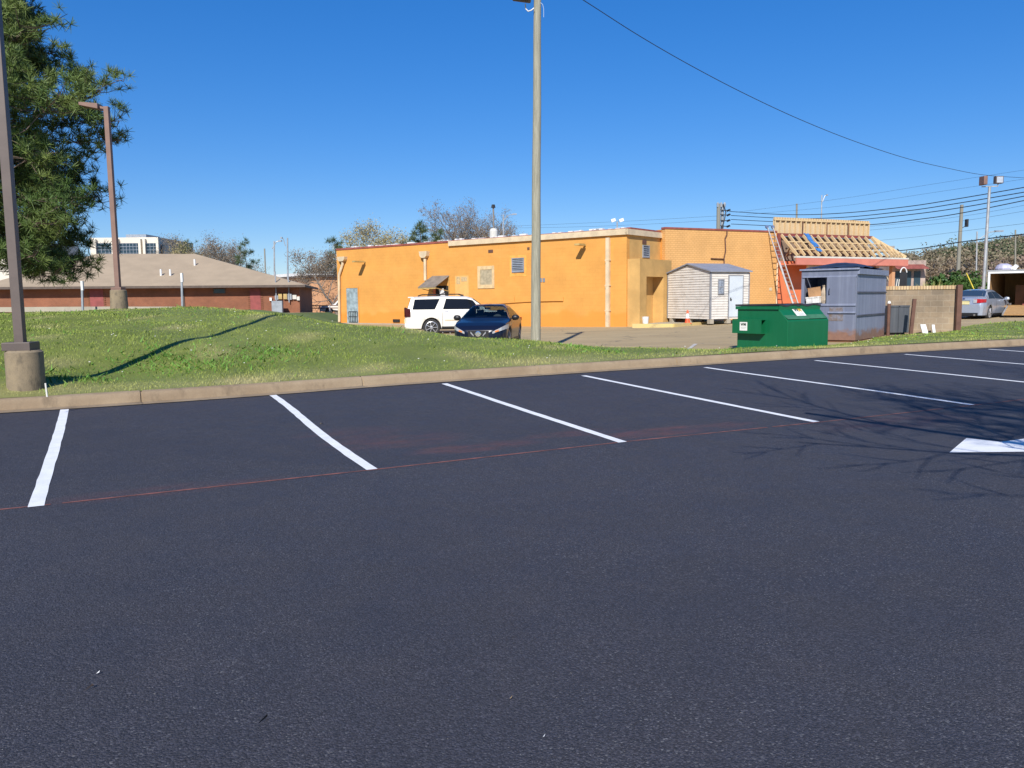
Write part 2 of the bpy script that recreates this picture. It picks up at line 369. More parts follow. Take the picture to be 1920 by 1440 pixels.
M['carblue'] = mat('dark_blue_paint', (.005, .008, .022), .3, 0, .05, 1, 8, .02, spec=.35, coat=.35)
M['carsilver'] = mat('silver_blue_paint', (.40, .44, .51), .32, .45, .04, 1, 8, .02, coat=.6)
M['carblack'] = mat('black_trim', (.012, .012, .013), .45)
M['lamp'] = mat('headlamp_plastic', (.55, .57, .6), .12, .3, .1, 8, 20, .1)
M['tail'] = mat('red_lamp', (.42, .012, .02), .15, 0, .1, 8); M['taildark'] = mat('dark_red_lamp', (.06, .006, .008), .15)
M['chrome'] = mat('chrome', (.75, .76, .78), .12, .95, .03)
M['amber'] = mat('amber_lens', (.8, .25, .06), .2)
M['plate'] = mat('plate_yellow', (.62, .55, .28), .5)
M['sticker'] = mat('white_sticker', (.78, .77, .72), .5, 0, .03)
M['conered'] = mat('cone_orange', (.75, .11, .035), .55, 0, .1, 6); M['conewhite'] = mat('cone_band', (.8, .79, .76), .5)
M['card'] = mat('cardboard', (.36, .2, .095), .85, 0, .15, 4); M['bag'] = mat('tan_bag', (.45, .36, .26), .7, 0, .2, 5)
M['yellowkerb'] = m_conc('yellow_kerb_paint', (.66, .50, .19), (.58, .44, .2), (.4, .33, .2), .5)
M['awning'] = mat('grey_corrugated_metal', (.235, .205, .175), .65, .2, .2, 2, 20, .12)
M['tarp'] = mat('blue_tarp', (.05, .17, .42), .45, 0, .25, 4); M['tarpw'] = mat('purple_white_tarp', (.42, .41, .52), .6, 0, .15, 3)
M['wire'] = mat('black_cable', (.016, .018, .024), .6)
M['greyiron'] = mat('galvanised_steel', (.46, .46, .45), .45, .5)
M['WMgreen'] = mat('dark_green_print', (.03, .05, .035), .6); M['WMgold'] = mat('gold_print', (.55, .36, .03), .6); M['printgrey'] = mat('grey_print', (.32, .32, .31), .7)
M['flower'] = mat('white_flower', (.75, .74, .62), .6)
M['barked'] = mat('fallen_leaf', (.045, .03, .022), .8); M['leaftan'] = mat('tan_leaf', (.42, .28, .13), .8)

# ---------------------------------------------------------------- ground and car park
KPX = [(-420,798),(-220,785),(0,771),(232,757),(460,741.5),(700,722.5),(1000,702.5),(1300,683.5),(1580,665.5),(1760,655.5),(1920,647.5),(2200,632)]
KP = [L(*p) for p in KPX]
# local frame of the car park: x along the kerb, y towards it, origin on the snapped red line
o0 = L(712, 879); kx = (L(1830, 759)-L(70, 948)); kx.normalize()
ky = LOTN.cross(kx).normalized()
LOTM = Matrix(((kx.x,ky.x,LOTN.x,o0.x),(kx.y,ky.y,LOTN.y,o0.y),(kx.z,ky.z,LOTN.z,o0.z),(0,0,0,1))); LOTI = LOTM.inverted()
def ll(x, y): q = LOTI @ L(x, y); return q.x, q.y
def ext(p, q, d): v = Vector(q)-Vector(p); v.normalize(); return Vector(q)+v*d
KP = [ext(KP[1], KP[0], 35)] + KP + [ext(KP[-2], KP[-1], 60)]
RED = []
for (px, py, wx, wy, k) in ((740,826,.95,.55,.55),(660,812,.8,.5,.35),(895,838,.9,.28,.85),(1080,812,.8,.22,.6),(1245,809,1.05,.3,.95),(1330,800,.8,.3,.5),(300,920,1.2,.25,.4),(1700,790,1.6,.5,.4)):
    a, b = ll(px, py); RED.append((a, wx, b, wy, k))
M['lot'] = m_lot()
kl = [LOTI @ p for p in KP]
mb = MB(); n = len(kl)
mb.add([(q.x, q.y+.12, 0) for q in kl] + [(kl[-1].x, -45, 0), (kl[0].x, -45, 0)], [tuple(range(n+1, -1, -1))])
lot = mb.build('parking_lot', M['lot'], None, LOTM, kind='structure')
# stall lines: white paint, 4 mm over the asphalt
tops = [(122,765),(507,740.5),(832,719.5),(1094,704.5),(1324,689),(1529,676),(1697,664.5),(1854,655),(1996,646)]
bots = [(69,950),(699,880.5),(1168,829.5),(1530,791.5),(1822,759.5)]
tl = [ll(*p) for p in tops]; bl = [ll(*p) for p in bots]
dx_ = sum(b[0]-t[0] for t, b in zip(tl, bl))/5; yb = 0.0
for i, t in enumerate(tl):
    b = bl[i] if i < 5 else (t[0]+dx_, yb)
    rr = random.Random(i); k = 24; hw = .052; vs = []
    for j in range(k+1):
        u = j/k; cx = t[0]+(b[0]-t[0])*u + (.03*math.sin(u*5+i) if i in (1, 4) else .008*math.sin(u*4+i)); cy = t[1]+(b[1]-t[1])*u
        vs += [(cx-hw+rr.uniform(-.004,.004), cy, .004), (cx+hw+rr.uniform(-.004,.004), cy, .004)]
    mb = MB(); mb.add(vs, [(2*j, 2*j+2, 2*j+3, 2*j+1) for j in range(k)])
    mb.build('stall_line', M['paint'], None, LOTM, kind='structure')
# direction arrow (head towards the left, shaft leaving the frame)
ap = [ll(*p) for p in ((1780,849),(1812,822),(1876,829),(1990,814),(2100,850),(1960,847))]
mb = MB(); mb.add([(a, b, .004) for a, b in ap], [tuple(range(len(ap)-1, -1, -1))]); mb.build('painted_arrow', M['paint'], None, LOTM, kind='structure')
# snapped red chalk line
x0 = ll(-60, 961)[0]; x1 = ll(2300, 705)[0]; rr = random.Random(3); mb = MB(); vs = []; k = 240
rl = [ll(*p) for p in ((-60,961),(70,948),(712,879),(1180,827),(1540,791),(1830,759),(1920,748.5),(2300,705))]
for j in range(k+1):
    x = x0+(x1-x0)*j/k; y = np.interp(x, [q[0] for q in rl], [q[1] for q in rl])-.01; h = .008+rr.random()*.010
    vs += [(x, y-h, .0025), (x, y+h, .0025)]
mb.add(vs, [(2*j, 2*j+1, 2*j+3, 2*j+2) for j in range(k) if rr.random() < .96]); 
for f_ in range(len(mb.f)): mb.f[f_] = mb.f[f_][::-1]
mb.build('chalk_line', M['chalk'], None, LOTM, kind='structure')

# kerb: extruded profile with joints
def polyline(pts, step):
    out = []
    for a, b in zip(pts[:-1], pts[1:]):
        n = max(1, int((b-a).length/step))
        out += [a.lerp(b, i/n) for i in range(n)]
    return out+[pts[-1]]
def smooth_line(pts, it=2):
    for _ in range(it):
        q = [pts[0]]
        for a, b in zip(pts[:-1], pts[1:]): q += [a.lerp(b, .25), a.lerp(b, .75)]
        pts = q+[pts[-1]]
    return pts
KS = smooth_line(KP); kp = polyline(KS, .3); prof = [(-.26,.006),(-.0,.012),(.02,.09),(.035,.135),(.065,.155),(.20,.16),(.21,-.2)]
mb = MB(); rr = random.Random(8); m = len(prof); vs = []; acc = 0; ring = []
for i, p in enumerate(kp):
    d = kp[min(i+1, len(kp)-1)]-kp[max(i-1, 0)]; d.z = 0; d.normalize(); nrm = Vector((-d.y, d.x, 0))
    if i: acc += (p-kp[i-1]).length
    j = (rr.random()-.5)*.012
    def rg(q, sh=0, dz=0):
        return [q+nrm*(a+sh+(j if 0 < k < 6 else 0))+Vector((0,0,b+(dz if 0 < k < 6 else 0))) for k, (a, b) in enumerate(prof)]
    ring.append(rg(p))
    if acc > 3.05:                                  # a joint: a narrow groove
        acc = 0; ring.append(rg(p+d*.012, .02, -.014)); ring.append(rg(p+d*.03, .02, -.014)); ring.append(rg(p+d*.042))
vs = [v for r_ in ring for v in r_]
mb.add(vs, [(i*m+k, i*m+k+1, (i+1)*m+k+1, (i+1)*m+k)[::-1] for i in range(len(ring)-1) for k in range(m-1)])
mb.build('kerb', M['kerb'], smooth=40, kind='structure')

# thin-plate surface for the bank
_pb = plane_hit(46, 741, (0, 0, .15), LOTN); _h = Vector((_pb.x, _pb.y, 0)).normalized(); PBASE = _pb+_h*.29
def shadow_hit(px, py, base=(PBASE.x, PBASE.y)):        # the pole's shadow lies in one vertical plane: gives the bank's height there
    r = ray(px, py); q = r.x/r.y; s = (q*base[1]-base[0])/(SUN_AX/.985-q); return P(px, py, base[1]+s)
ctl = []
for p in KS[::3]:
    if -34 < p.x < 55: ctl.append((p.x-.09, p.y+.19, p.z+.165)); 
for p in KS[::6]:
    if -1.5 < p.x < 55: ctl.append((p.x-.35, p.y+.75, p.z+.165+(.05 if p.x < 2 else .02)))
for q in ((220,697),(330,650),(400,628),(460,610),(545,590)):
    v = shadow_hit(*q); ctl.append(tuple(v))
crest = [(-400,586,24),(-200,582,25),(0,581,26.5),(150,580,26.8),(300,580,26.8),(420,581,26),(500,583.5,23),(590,596.5,19.6),(640,604,19.2),(700,609,19),(760,612,18.8),(850,624,18.8),(975,634,19.3),(1100,648.5,20.2),(1200,658,21),(1275,663,21.6),(1390,661.5,22)]
crest = [(a, b+(7 if a < 520 else 5 if a < 1000 else 3), d) for a, b, d in crest]
for q in crest: ctl.append(tuple(P(*q)))
for px_ in (-330,-200,-60,80,200,300):
    for py_, d_ in ((692,12.1),(642,15.3),(604,19.8)):
        v = P(px_, py_-.012*px_, d_)
        if v.y > np.interp(v.x, [k_.x for k_ in KS], [k_.y for k_ in KS])+1.6: ctl.append(tuple(v))
for q in crest[7:]:
    v = P(*q); ctl.append((v.x+.5, v.y+4.5, -.35 if q[0] < 1200 else -.15)); ctl.append((v.x+1, v.y+9, -.9))
for q in crest[:6]:
    v = P(*q); ctl.append((v.x, v.y+6, v.z-.03)); ctl.append((v.x, v.y+14, v.z-.3))
for q in ((1470,654,20.6),(1550,650,21.3),(1600,644.5,22.9),(1660,632,25.6),(1720,628,27.2),(1800,621.5,27.6),(1860,613,28.5),(1930,604,29.5),(2080,590,31)): ctl.append(tuple(P(*q)))
for q in ((1550,650,21.3),(1600,642,23),(1660,632,26.5),(1720,628,29.5),(1800,622,31),(1860,613,32),(1930,604,33)):
    v = P(*q); ctl.append((v.x+.3, v.y+3.5, float(oldz(v.x, v.y))-.25))
ctl = np.array(ctl)
def tps_fit(c):
    n = len(c); d2 = ((c[:, None, :2]-c[None, :, :2])**2).sum(-1); K = .5*d2*np.log(d2+1e-9)+np.eye(n)*.6
    Pm = np.c_[np.ones(n), c[:, :2]]; A = np.block([[K, Pm], [Pm.T, np.zeros((3, 3))]]); return np.linalg.solve(A, np.r_[c[:, 2], 0, 0, 0])
TW = tps_fit(ctl)
def bank(x, y):
    x = np.asarray(x, float); y = np.asarray(y, float); out = np.zeros(x.size); xf = x.ravel(); yf = y.ravel()
    for i in range(0, xf.size, 20000):
        d2 = (xf[i:i+20000, None]-ctl[None, :, 0])**2+(yf[i:i+20000, None]-ctl[None, :, 1])**2
        out[i:i+20000] = (.5*d2*np.log(d2+1e-9)) @ TW[:-3]+TW[-3]+TW[-2]*xf[i:i+20000]+TW[-1]*yf[i:i+20000]
    return np.clip(out.reshape(x.shape), -1.5, 2.2)
KX = np.array([p.x for p in KS]); KY = np.array([p.y for p in KS])
rngn = np.random.default_rng(5)
def lump(x, y): return .02*np.sin(x*2.1+1.3*np.sin(y*1.7))+.015*np.sin(y*3.3+x*1.1)
def bankz(x, y): return bank(x, y)+lump(x, y)*np.clip((y-np.interp(x, KX, KY)-.4)/1.5, 0, 1)
def dryness(x, y):
    t = y-np.interp(x, KX, KY)
    a = np.clip(1-np.abs(t-.55)/.9, 0, 1)*.55*np.clip(.45+.6*np.sin(x*1.3+.7)*np.sin(x*.37+2), 0, 1.1)
    b = .6*np.clip(np.sin(x*1.9+.5*np.sin(y*2))*np.sin(y*1.5+x*.4)-.62, 0, 1)*1.6
    return np.clip(a+b+rngn.random(x.shape)*.12, 0, 1)
xs = np.arange(-30, 42, .3); ts = np.r_[np.arange(.17, 8, .25), np.arange(8, 24, .5)]
GX, GT = np.meshgrid(xs, ts); GY = np.interp(GX, KX, KY)+GT
GX = GX-GT*.0
GZ = bankz(GX, GY); ny, nx = GX.shape
idx = np.arange(ny*nx).reshape(ny, nx); F = np.stack([idx[:-1, :-1], idx[:-1, 1:], idx[1:, 1:], idx[1:, :-1]], -1).reshape(-1, 4)
gb = npmesh('grass_bank', np.stack([GX, GY, GZ], -1).reshape(-1, 3), F, M['soil'], None, 'structure')
at = gb.data.attributes.new('dry', 'FLOAT', 'POINT'); at.data.foreach_set('value', dryness(GX, GY).ravel().astype(np.float32)*.9)
gb.data.polygons.foreach_set('use_smooth', [True]*len(gb.data.polygons))

def visible(x, y, z, mg=40):
    vx = x*RT.x+y*RT.y+(z-EYE)*RT.z; vy = x*UP.x+y*UP.y+(z-EYE)*UP.z; vd = x*_f.x+y*_f.y+(z-EYE)*_f.z
    px = 960+FPX*vx/vd; py = 720-FPX*vy/vd; return (px > -mg) & (px < 1920+mg) & (vd > 1), px, py
def blades(name, cnt, h0, h1, wd, m, density, lean=.5, seed=1):
    rg = np.random.default_rng(seed); x = rg.uniform(-24, 30, cnt); t = rg.uniform(.2, 20, cnt)**1.0; y = np.interp(x, KX, KY)+t
    keep = density(x, y, rg); x = x[keep]; y = y[keep]
    z = bankz(x, y); vis, px, py = visible(x, y, z); og = oldz(x, y)
    k = vis & (z > og-.01); x = x[k]; y = y[k]; z = z[k]; px = px[k]; py = py[k]
    n = len(x); sc = np.clip(np.hypot(x, y)/14, .8, 1.9)
    h = rg.uniform(h0, h1, n)*(.75+.4*np.sin(x*1.7+y*.9)*np.sin(y*1.3)); a = rg.uniform(0, 2*np.pi, n); w_ = wd*sc*rg.uniform(.7, 1.3, n)
    lx = rg.normal(0, lean, n)*h; ly = rg.normal(0, lean, n)*h; ca, sa = np.cos(a)*w_, np.sin(a)*w_
    V = np.empty((n, 3, 3)); V[:, 0] = np.stack([x-ca, y-sa, z-.01], -1); V[:, 1] = np.stack([x+ca, y+sa, z-.01], -1); V[:, 2] = np.stack([x+lx, y+ly, z+h], -1)
    o = npmesh(name, V.reshape(-1, 3), np.arange(n*3).reshape(-1, 3), m, None, 'stuff')
    at = o.data.attributes.new('dry', 'FLOAT', 'POINT'); at.data.foreach_set('value', np.repeat(dryness(x, y), 3).astype(np.float32))
    return o
def dens(x, y, rg):
    d = np.hypot(x, y); return rg.random(x.shape) < np.clip((13/d)**1.6, .15, 1)
tag(blades('grass', 700000, .022, .055, .006, M['blade'], dens, .55, 1), 'short mown green grass covering the bank behind the kerb', 'grass')
WP = [(x_, y_) for x_, y_ in ((265,686),(300,668),(330,676),(360,690),(395,660),(410,680),(440,672),(250,694),(480,658),(130,708),(505,664),(310,690),(1120,655))]
WPW = []
for q in WP:
    r_ = ray(*q); best = min(np.arange(10, 22, .1), key=lambda d: abs(float(bank(P(*q, d).x, d))-P(*q, d).z)); WPW.append((P(*q, best).x, best))
def wdens(x, y, rg):
    v = np.zeros(x.shape)
    for a, b in WPW: v = np.maximum(v, np.exp(-((x-a)**2+(y-b)**2)/.28))
    return rg.random(x.shape) < v*.95+.012
tag(blades('weeds', 260000, .04, .12, .016, M['weed'], wdens, .9, 2), 'bright green broad-leaved weeds in clumps on the bank', 'weeds')
rg = np.random.default_rng(9); x = rg.uniform(-14, 12, 900); y = np.interp(x, KX, KY)+rg.uniform(.5, 10, 900); z = bankz(x, y)+.07
k = (rg.random(900) < .12) & (z-.07 > oldz(x, y)); mb = MB()
for a, b, c_ in zip(x[k], y[k], z[k]):
    s_ = rg.uniform(.01, .02); mb.lathe([(s_*.4, -.008), (s_, 0), (s_*.5, .008)], 6, Matrix.Translation((a, b, c_)))
tag(mb.build('clover_flowers', M['flower'], kind='stuff'), 'tiny white flowers scattered through the grass bank', 'flowers')

# old asphalt behind the bank, upper lot, base ground
xs = np.r_[np.arange(-60, -2, 4.), np.arange(-2, 12, 1.), np.arange(12, 90, 4.)]; ys = np.r_[np.arange(17, 60, 3.), np.arange(60, 140, 10.)]
GX, GY = np.meshgrid(xs, ys); ny, nx = GX.shape; idx = np.arange(ny*nx).reshape(ny, nx)
F = np.stack([idx[:-1, :-1], idx[:-1, 1:], idx[1:, 1:], idx[1:, :-1]], -1).reshape(-1, 4)
npmesh('old_asphalt_lot', np.stack([GX, GY, oldz(GX, GY)], -1).reshape(-1, 3), F, M['oldlot'], None, 'structure')
gm = mat('far_ground', (.16, .15, .085), .95, 0, .3, .01, .2, .2)
mb = MB(); mb.quad((-4000,-1500,-1.6),(4000,-1500,-1.6),(4000,6000,-1.6),(-4000,6000,-1.6)); mb.build('ground', gm, kind='structure')
mb = MB(); mb.quad((-80,27.6,1.2),(-10.5,27.6,1.2),(-17,76,.55),(-80,90,.55)); mb.build('upper_lot', M['oldlot'], kind='structure')
mb = MB(); mb.quad((-10.5,27.6,1.2),(-8.2,28.6,-.3),(-14.8,77,-.3),(-17,76,.55)); mb.quad((-17,76,.55),(-14.8,77,-.3),(-78,97,-.3),(-80,90,.55)); mb.build('grass_slope', M['soil'], kind='structure')
uk = polyline([P(q, yq, 27.1) for q, yq in ((-300,582),(0,580.5),(200,579.3),(345,579.5))], .5); mb = MB()
for a, b in zip(uk[:-1], uk[1:]): mb.bar(a, b, .16, .16)
mb.build('upper_kerb', M['conc2'], kind='structure')
# faded stall marking on the old lot
a = O(1281, 662); b = O(1305, 645); c_ = O(1380, 647)
def strip(p, q, hw, z): d = (q-p).normalized(); s_ = Vector((-d.y, d.x, 0))*hw; return [p+s_+Vector((0,0,z)), p-s_+Vector((0,0,z)), q-s_+Vector((0,0,z)), q+s_+Vector((0,0,z))]
mb = MB(); mb.quad(*strip(a, b, .06, .01)); mb.build('faded_stall_line', mat('worn_paint', (.5, .47, .42), .8, 0, .2, 3), kind='structure')
mb = MB(); mb.quad(*strip(b, c_, .03, .012)); mb.build('faded_stall_line', mat('worn_paint_faint', (.36, .32, .27), .8, 0, .2, 3), kind='structure')

# ---------------------------------------------------------------- the yellow restaurant building
A0 = Vector((-12.32, 58, 0)); B0 = Vector((6.14, 43.4, 0))
F1 = frame(A0, B0-A0); LEN = (B0-A0).length; H1 = 5.27
F2 = frame(B0, Vector((0,0,1)).cross(B0-A0)); L2 = on(F2, 1238.5, 500)[0]
CW = Vector((8.66, 45.95, 0)); WD = Vector((7.6, 3.6, 0)).normalized(); F3 = frame(CW, WD); L3 = on(F3, 1457, 520)[0]; H3 = 5.52
rb = thing('restaurant_building', 'long low yellow-painted restaurant with red roof edge and a stripped timber roof at one end', 'building', B0)
TI = Matrix.Translation(-B0)
def part(mb, name, m, F, parent=rb, **k):
    o = mb.build(name, m, parent, (TI @ F) if F is not None and parent is rb else F, **k); return o
def bx(lo, hi): return MB().box(lo, hi)
part(bx((0,0,-.6),(LEN,.3,H1-.12)), 'main_wall', M['yellow'], F1)
part(bx((.303,.003,-.6),(L2+.6,.3,H1-.13)), 'return_wall', M['tan_stucco'], F2)
part(bx((0,0,-.6),(L3,.3,H3-.1)), 'brick_wing_wall', M['yellow2'], F3)
part(bx((.003,.303,-.6),(.3,6,H3-.11)), 'wing_side_wall', M['yellow'], F3)
part(bx((.003,.303,-.6),(.3,14,H1-.13)), 'far_end_wall', M['yellow'], F1)
inv = [F1 @ Vector((.2,.31,0)), F1 @ Vector((LEN-.2,.31,0)), F2 @ Vector((L2,.31,0)), F3 @ Vector((.31,.31,0)), F3 @ Vector((L3,.31,0)), F3 @ Vector((L3+11,.8,0)), F3 @ Vector((L3+10,13,0)), F1 @ Vector((.3,22,0))]
mb = MB(); mb.slab([(p.x-B0.x, p.y-B0.y) for p in inv], H1-.55, H1-.4); mb.build('flat_roof', mat('roof_membrane', (.33,.31,.29), .9), rb)
uS = on(F1, 843, 460)[0]
part(bx((-.03,-.04,H1-.12),(uS-.005,.34,H1)), 'coping', M['redcap'], F1)
part(bx((uS,-.14,H1-.34),(LEN+.1,-.002,H1-.04)), 'gutter', M['cream'], F1)
part(bx((uS,-.05,H1-.038),(LEN+.05,.3,H1+.0)), 'roof_edge', M['redcap'], F1)
part(bx((-.14,-.14,H1-.34),(L2-.05,-.002,H1-.045)), 'gutter', M['cream'], F2)
part(bx((.31,-.05,H1-.03),(L2-.02,.3,H1+.06)), 'roof_edge', M['redcap'], F2)
part(bx((-.04,-.04,H3-.1),(L3-.1,.34,H3)), 'coping', M['redcap'], F3)
# crumpled pale felt along the roof edge
rr = random.Random(4); mb = MB()
for k in range(42):
    u = rr.uniform(.5, LEN-.3); s_ = rr.uniform(.06, .25); mb.box((u, .02, H1-.02), (u+s_*2, .25, H1+rr.uniform(.03, .10)))
part(mb, 'torn_roof_felt', M['white'], F1)['kind'] = 'stuff'
# wall fittings on the long wall
def rect(F, x0, y0, x1, y1):
    a = on(F, x0, y0); b = on(F, x1, y1); return min(a[0],b[0]), min(a[1],b[1]), max(a[0],b[0]), max(a[1],b[1])
u0, z0, u1, z1 = rect(F1, 652, 604, 671.5, 540)
d = part(bx((u0,-.04,0),(u1,-.003,z1)), 'door', M['bluedoor'], F1)
part(MB().box((u0-.07,-.06,0),(u0-.002,-.002,z1+.07)).box((u1+.002,-.06,0),(u1+.07,-.002,z1+.07)).box((u0,-.06,z1+.002),(u1,-.002,z1+.07)), 'door_frame', M['yellow'], F1)
mb = MB(); g0 = u0+.22; g1 = u1-.1
for k in range(6): mb.bar((g0+(g1-g0)*k/5,-.07,.12),(g0+(g1-g0)*k/5,-.07,.85), .025, .025)
for zz in (.12, .5, .85): mb.bar((g0,-.07,zz),(g1,-.07,zz), .025, .025)
part(mb, 'door_grille', M['dark'], F1)
part(bx((u0-.3,-.5,-.3),(uS-2,-.003,.06)), 'concrete_step', M['conc2'], F1)
for (x0,y0,x1,y1,pts) in ((638,490.5,652,481,((645,491),(645.5,494),(638.5,516),(639,603))),(791.5,484,806,471,((799.5,484),(800,526)))):
    u0, z0, u1, z1 = rect(F1, x0, y0, x1, y1)
    part(MB().prism([(u0,z1),(u1,z1),(u1-.06,z0+.12),(u1-.2,z0),(u0+.2,z0),(u0+.06,z0+.12)], -.3, -.003), 'scupper_box', M['cream'], F1)
    pp = [(*on(F1, *q), ) for q in pts]; mb = MB()
    mb.tube([(a,-.13,b) for a,b in pp], .1, 8); part(mb, 'downspout', M['cream'], F1, smooth=50)
for (xa, ya, Lg) in ((685,491,1.05),(1097.5,459.5,.85)):
    u, z = on(F1, xa, ya); part(MB().box((u-.16,-Lg,z-.05),(u+.16,-.25,z+.05)).box((u-.05,-.25,z-.05),(u+.05,-.002,z+.03)), 'wall_light', M['tanbox'], F1)
mb = MB(); a = on(F1,1142,446); b = on(F1,1146,614.5); mb.box((a[0]-.1,-.2,.05),(a[0]+.1,-.02,a[1]))
for k in range(3): zz = .9+k*1.35; mb.box((a[0]-.14,-.21,zz),(a[0]+.14,-.015,zz+.06))
part(mb, 'downspout', M['cream'], F1)
# corrugated awning over the side door
ua, za = on(F1, 811, 518); ub, _ = on(F1, 843, 518); mb = MB(); n = 64; zf = za-.72; vs = []
for i in range(n+1):
    u = ua+(ub-ua)*i/n; dz = .035*math.sin(i*math.pi/2.0)
    vs += [(u,-.02,za+dz),(u,-1.35,zf+dz),(u,-.02,za+dz-.012),(u,-1.35,zf+dz-.012)]
for i in range(n): b = 4*i; mb.f += [(b,b+1,b+5,b+4),(b+2,b+6,b+7,b+3),(b+1,b+3,b+7,b+5)]
mb.v = vs; mb.m = [0]*len(mb.f)
aw = part(mb, 'awning', M['awning'], F1)
mb = MB()
for uu in (ua+.04, ub-.04): mb.bar((uu,-.03,zf-.25),(uu,-1.3,zf-.04), .04, .04); mb.bar((uu,-.03,zf-.4),(uu,-.03,za-.05), .04, .04)
mb.bar((ua,-1.3,zf-.05),(ub,-1.3,zf-.05), .06, .1)
part(mb, 'awning_frame', M['tanbox'], F1)
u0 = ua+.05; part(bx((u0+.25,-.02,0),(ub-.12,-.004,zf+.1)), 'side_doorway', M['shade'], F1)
part(bx((u0+.05,-.08,0),(u0+.24,-.004,zf+.1)), 'door_jamb', M['orange'], F1)
mb = MB(); mb.bar((ub-.05,-.12,.3),(ub-.28,-.5,zf-.1),.05,.3); part(mb, 'open_door_leaf', M['paleblue'], F1)
# boarded window, louvres, vents, painted-over opening, pipes
def boarded(x0,y0,x1,y1,ix0,iy0,ix1,iy1):
    u0,z0,u1,z1 = rect(F1,x0,y0,x1,y1); a,b,c_,e = rect(F1,ix0,iy0,ix1,iy1)
    f = part(MB().box((u0,-.05,z0),(a,-.003,z1)).box((c_,-.05,z0),(u1,-.003,z1)).box((a+.001,-.05,z0),(c_-.001,-.003,b)).box((a+.001,-.05,e),(c_-.001,-.003,z1)), 'boarded_window', mat('faded_cream_frame', (.62,.45,.24), .8, 0, .15, 4), F1)
    mb = bx((a,-.025,b),(c_,-.004,e)); mb.build('board', mat('faded_tan_board', (.38,.32,.21), .85, 0, .2, 5), f)
boarded(896.5,541,927,498,901,534,923,505)
def louvre(F, x0,y0,x1,y1,n,name='louvre',back=True):
    u0,z0,u1,z1 = rect(F,x0,y0,x1,y1); t = .06
    mb = MB().box((u0,-.07,z0),(u0+t,-.003,z1)).box((u1-t,-.07,z0),(u1,-.003,z1)).box((u0+t,-.07,z0),(u1-t,-.003,z0+t)).box((u0+t,-.07,z1-t),(u1-t,-.003,z1))
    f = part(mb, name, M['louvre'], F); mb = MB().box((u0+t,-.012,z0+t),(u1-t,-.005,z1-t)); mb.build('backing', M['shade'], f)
    mb = MB(); hh = (z1-z0-2*t)/n
    for k in range(n): zz = z0+t+hh*k; mb.add([(u0+t,-.07,zz),(u1-t,-.07,zz),(u1-t,-.02,zz+hh*.72),(u0+t,-.02,zz+hh*.72)],[(0,1,2,3)])
    mb.build('slats', M['louvre'], f); return f
u0,z0,u1,z1 = rect(F1,956,519,987,478); part(bx((u0,-.012,z0),(u1,-.003,z1)), 'patched_panel', mat('patch_yellow', (.75,.36,.075), .8), F1)
louvre(F1,960.5,511,983,483,7)
for q in ((916,474,924.5,468),(989,468.5,993,463.5)):
    u0,z0,u1,z1 = rect(F1,*q); part(bx((u0,-.03,z0),(u1,-.003,z1)), 'wall_vent', M['brown'], F1)
for q in ((1012.5,529,1016.5,521.5),(1018,529,1022,521.5)):
    u0,z0,u1,z1 = rect(F1,*q); part(bx((u0,-.03,z0),(u1,-.003,z1)), 'meter_box', M['louvre'], F1)
u0,z0,u1,z1 = rect(F1,854,560,878.5,516.5); part(bx((u0,-.008,z0-1),(u1,-.003,z1)), 'painted_over_opening', mat('pale_patch', (.74,.40,.13), .85, 0, .08, 3), F1)
u0,z0,u1,z1 = rect(F1,856,533,863,518.5); part(bx((u0,-.016,z0),(u1,-.009,z1)), 'painted_vent', mat('ghost_grey', (.50,.36,.18), .85, 0, .2, 8), F1)
u0,z0,u1,z1 = rect(F1,865,528,876,519); part(bx((u0,-.016,z0),(u1,-.009,z1)), 'painted_vent', mat('ghost_grey_light', (.52,.38,.2), .85, 0, .2, 8), F1)
mb = MB(); mb.tube([(*[on(F1,*q)[0]],-.05,on(F1,*q)[1]) for q in ((884,572),(930,569.5),(985,565.5),(1040,564),(1056,564))], .035, 6)
for q0,q1 in (((964,567),(964,556)),((1056,564.5),(1056,556))): a=on(F1,*q0); b=on(F1,*q1); mb.tube([(a[0],-.05,a[1]),(b[0],-.05,b[1])],.035,6)
part(mb, 'conduit', M['yellow'], F1, smooth=60)
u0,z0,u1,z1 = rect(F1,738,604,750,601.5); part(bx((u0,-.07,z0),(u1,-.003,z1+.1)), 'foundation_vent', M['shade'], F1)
# return wall: louvre, vent, entrance box with recessed doorway
louvre(F2,1204,483,1216.5,460.5,5)
u0,z0,u1,z1 = rect(F2,1204,457,1211.5,450.5); part(bx((u0,-.03,z0),(u1,-.003,z1)), 'wall_vent', M['brown'], F2)
YV = -.75
ua, zt = on(F2, 1200, 484.5, YV); ub = L2-.12; da = on(F2,1205,560,YV)[0]; db = on(F2,1229,560,YV)[0]; dz = on(F2,1215,518.5,YV)[1]
da = ua+(ub-ua)*.2; db = ua+(ub-ua)*.74
mb = MB(); mb.box((ua,YV,-.4),(da,-.004,zt)); mb.box((db,YV,-.4),(ub,-.004,zt)); mb.box((da+.001,YV,dz),(db-.001,-.004,zt-.001)); mb.box((da+.001,-.1,-.4),(db-.001,-.005,dz-.001))
part(mb, 'entrance_box', M['tan_stucco'], F2)
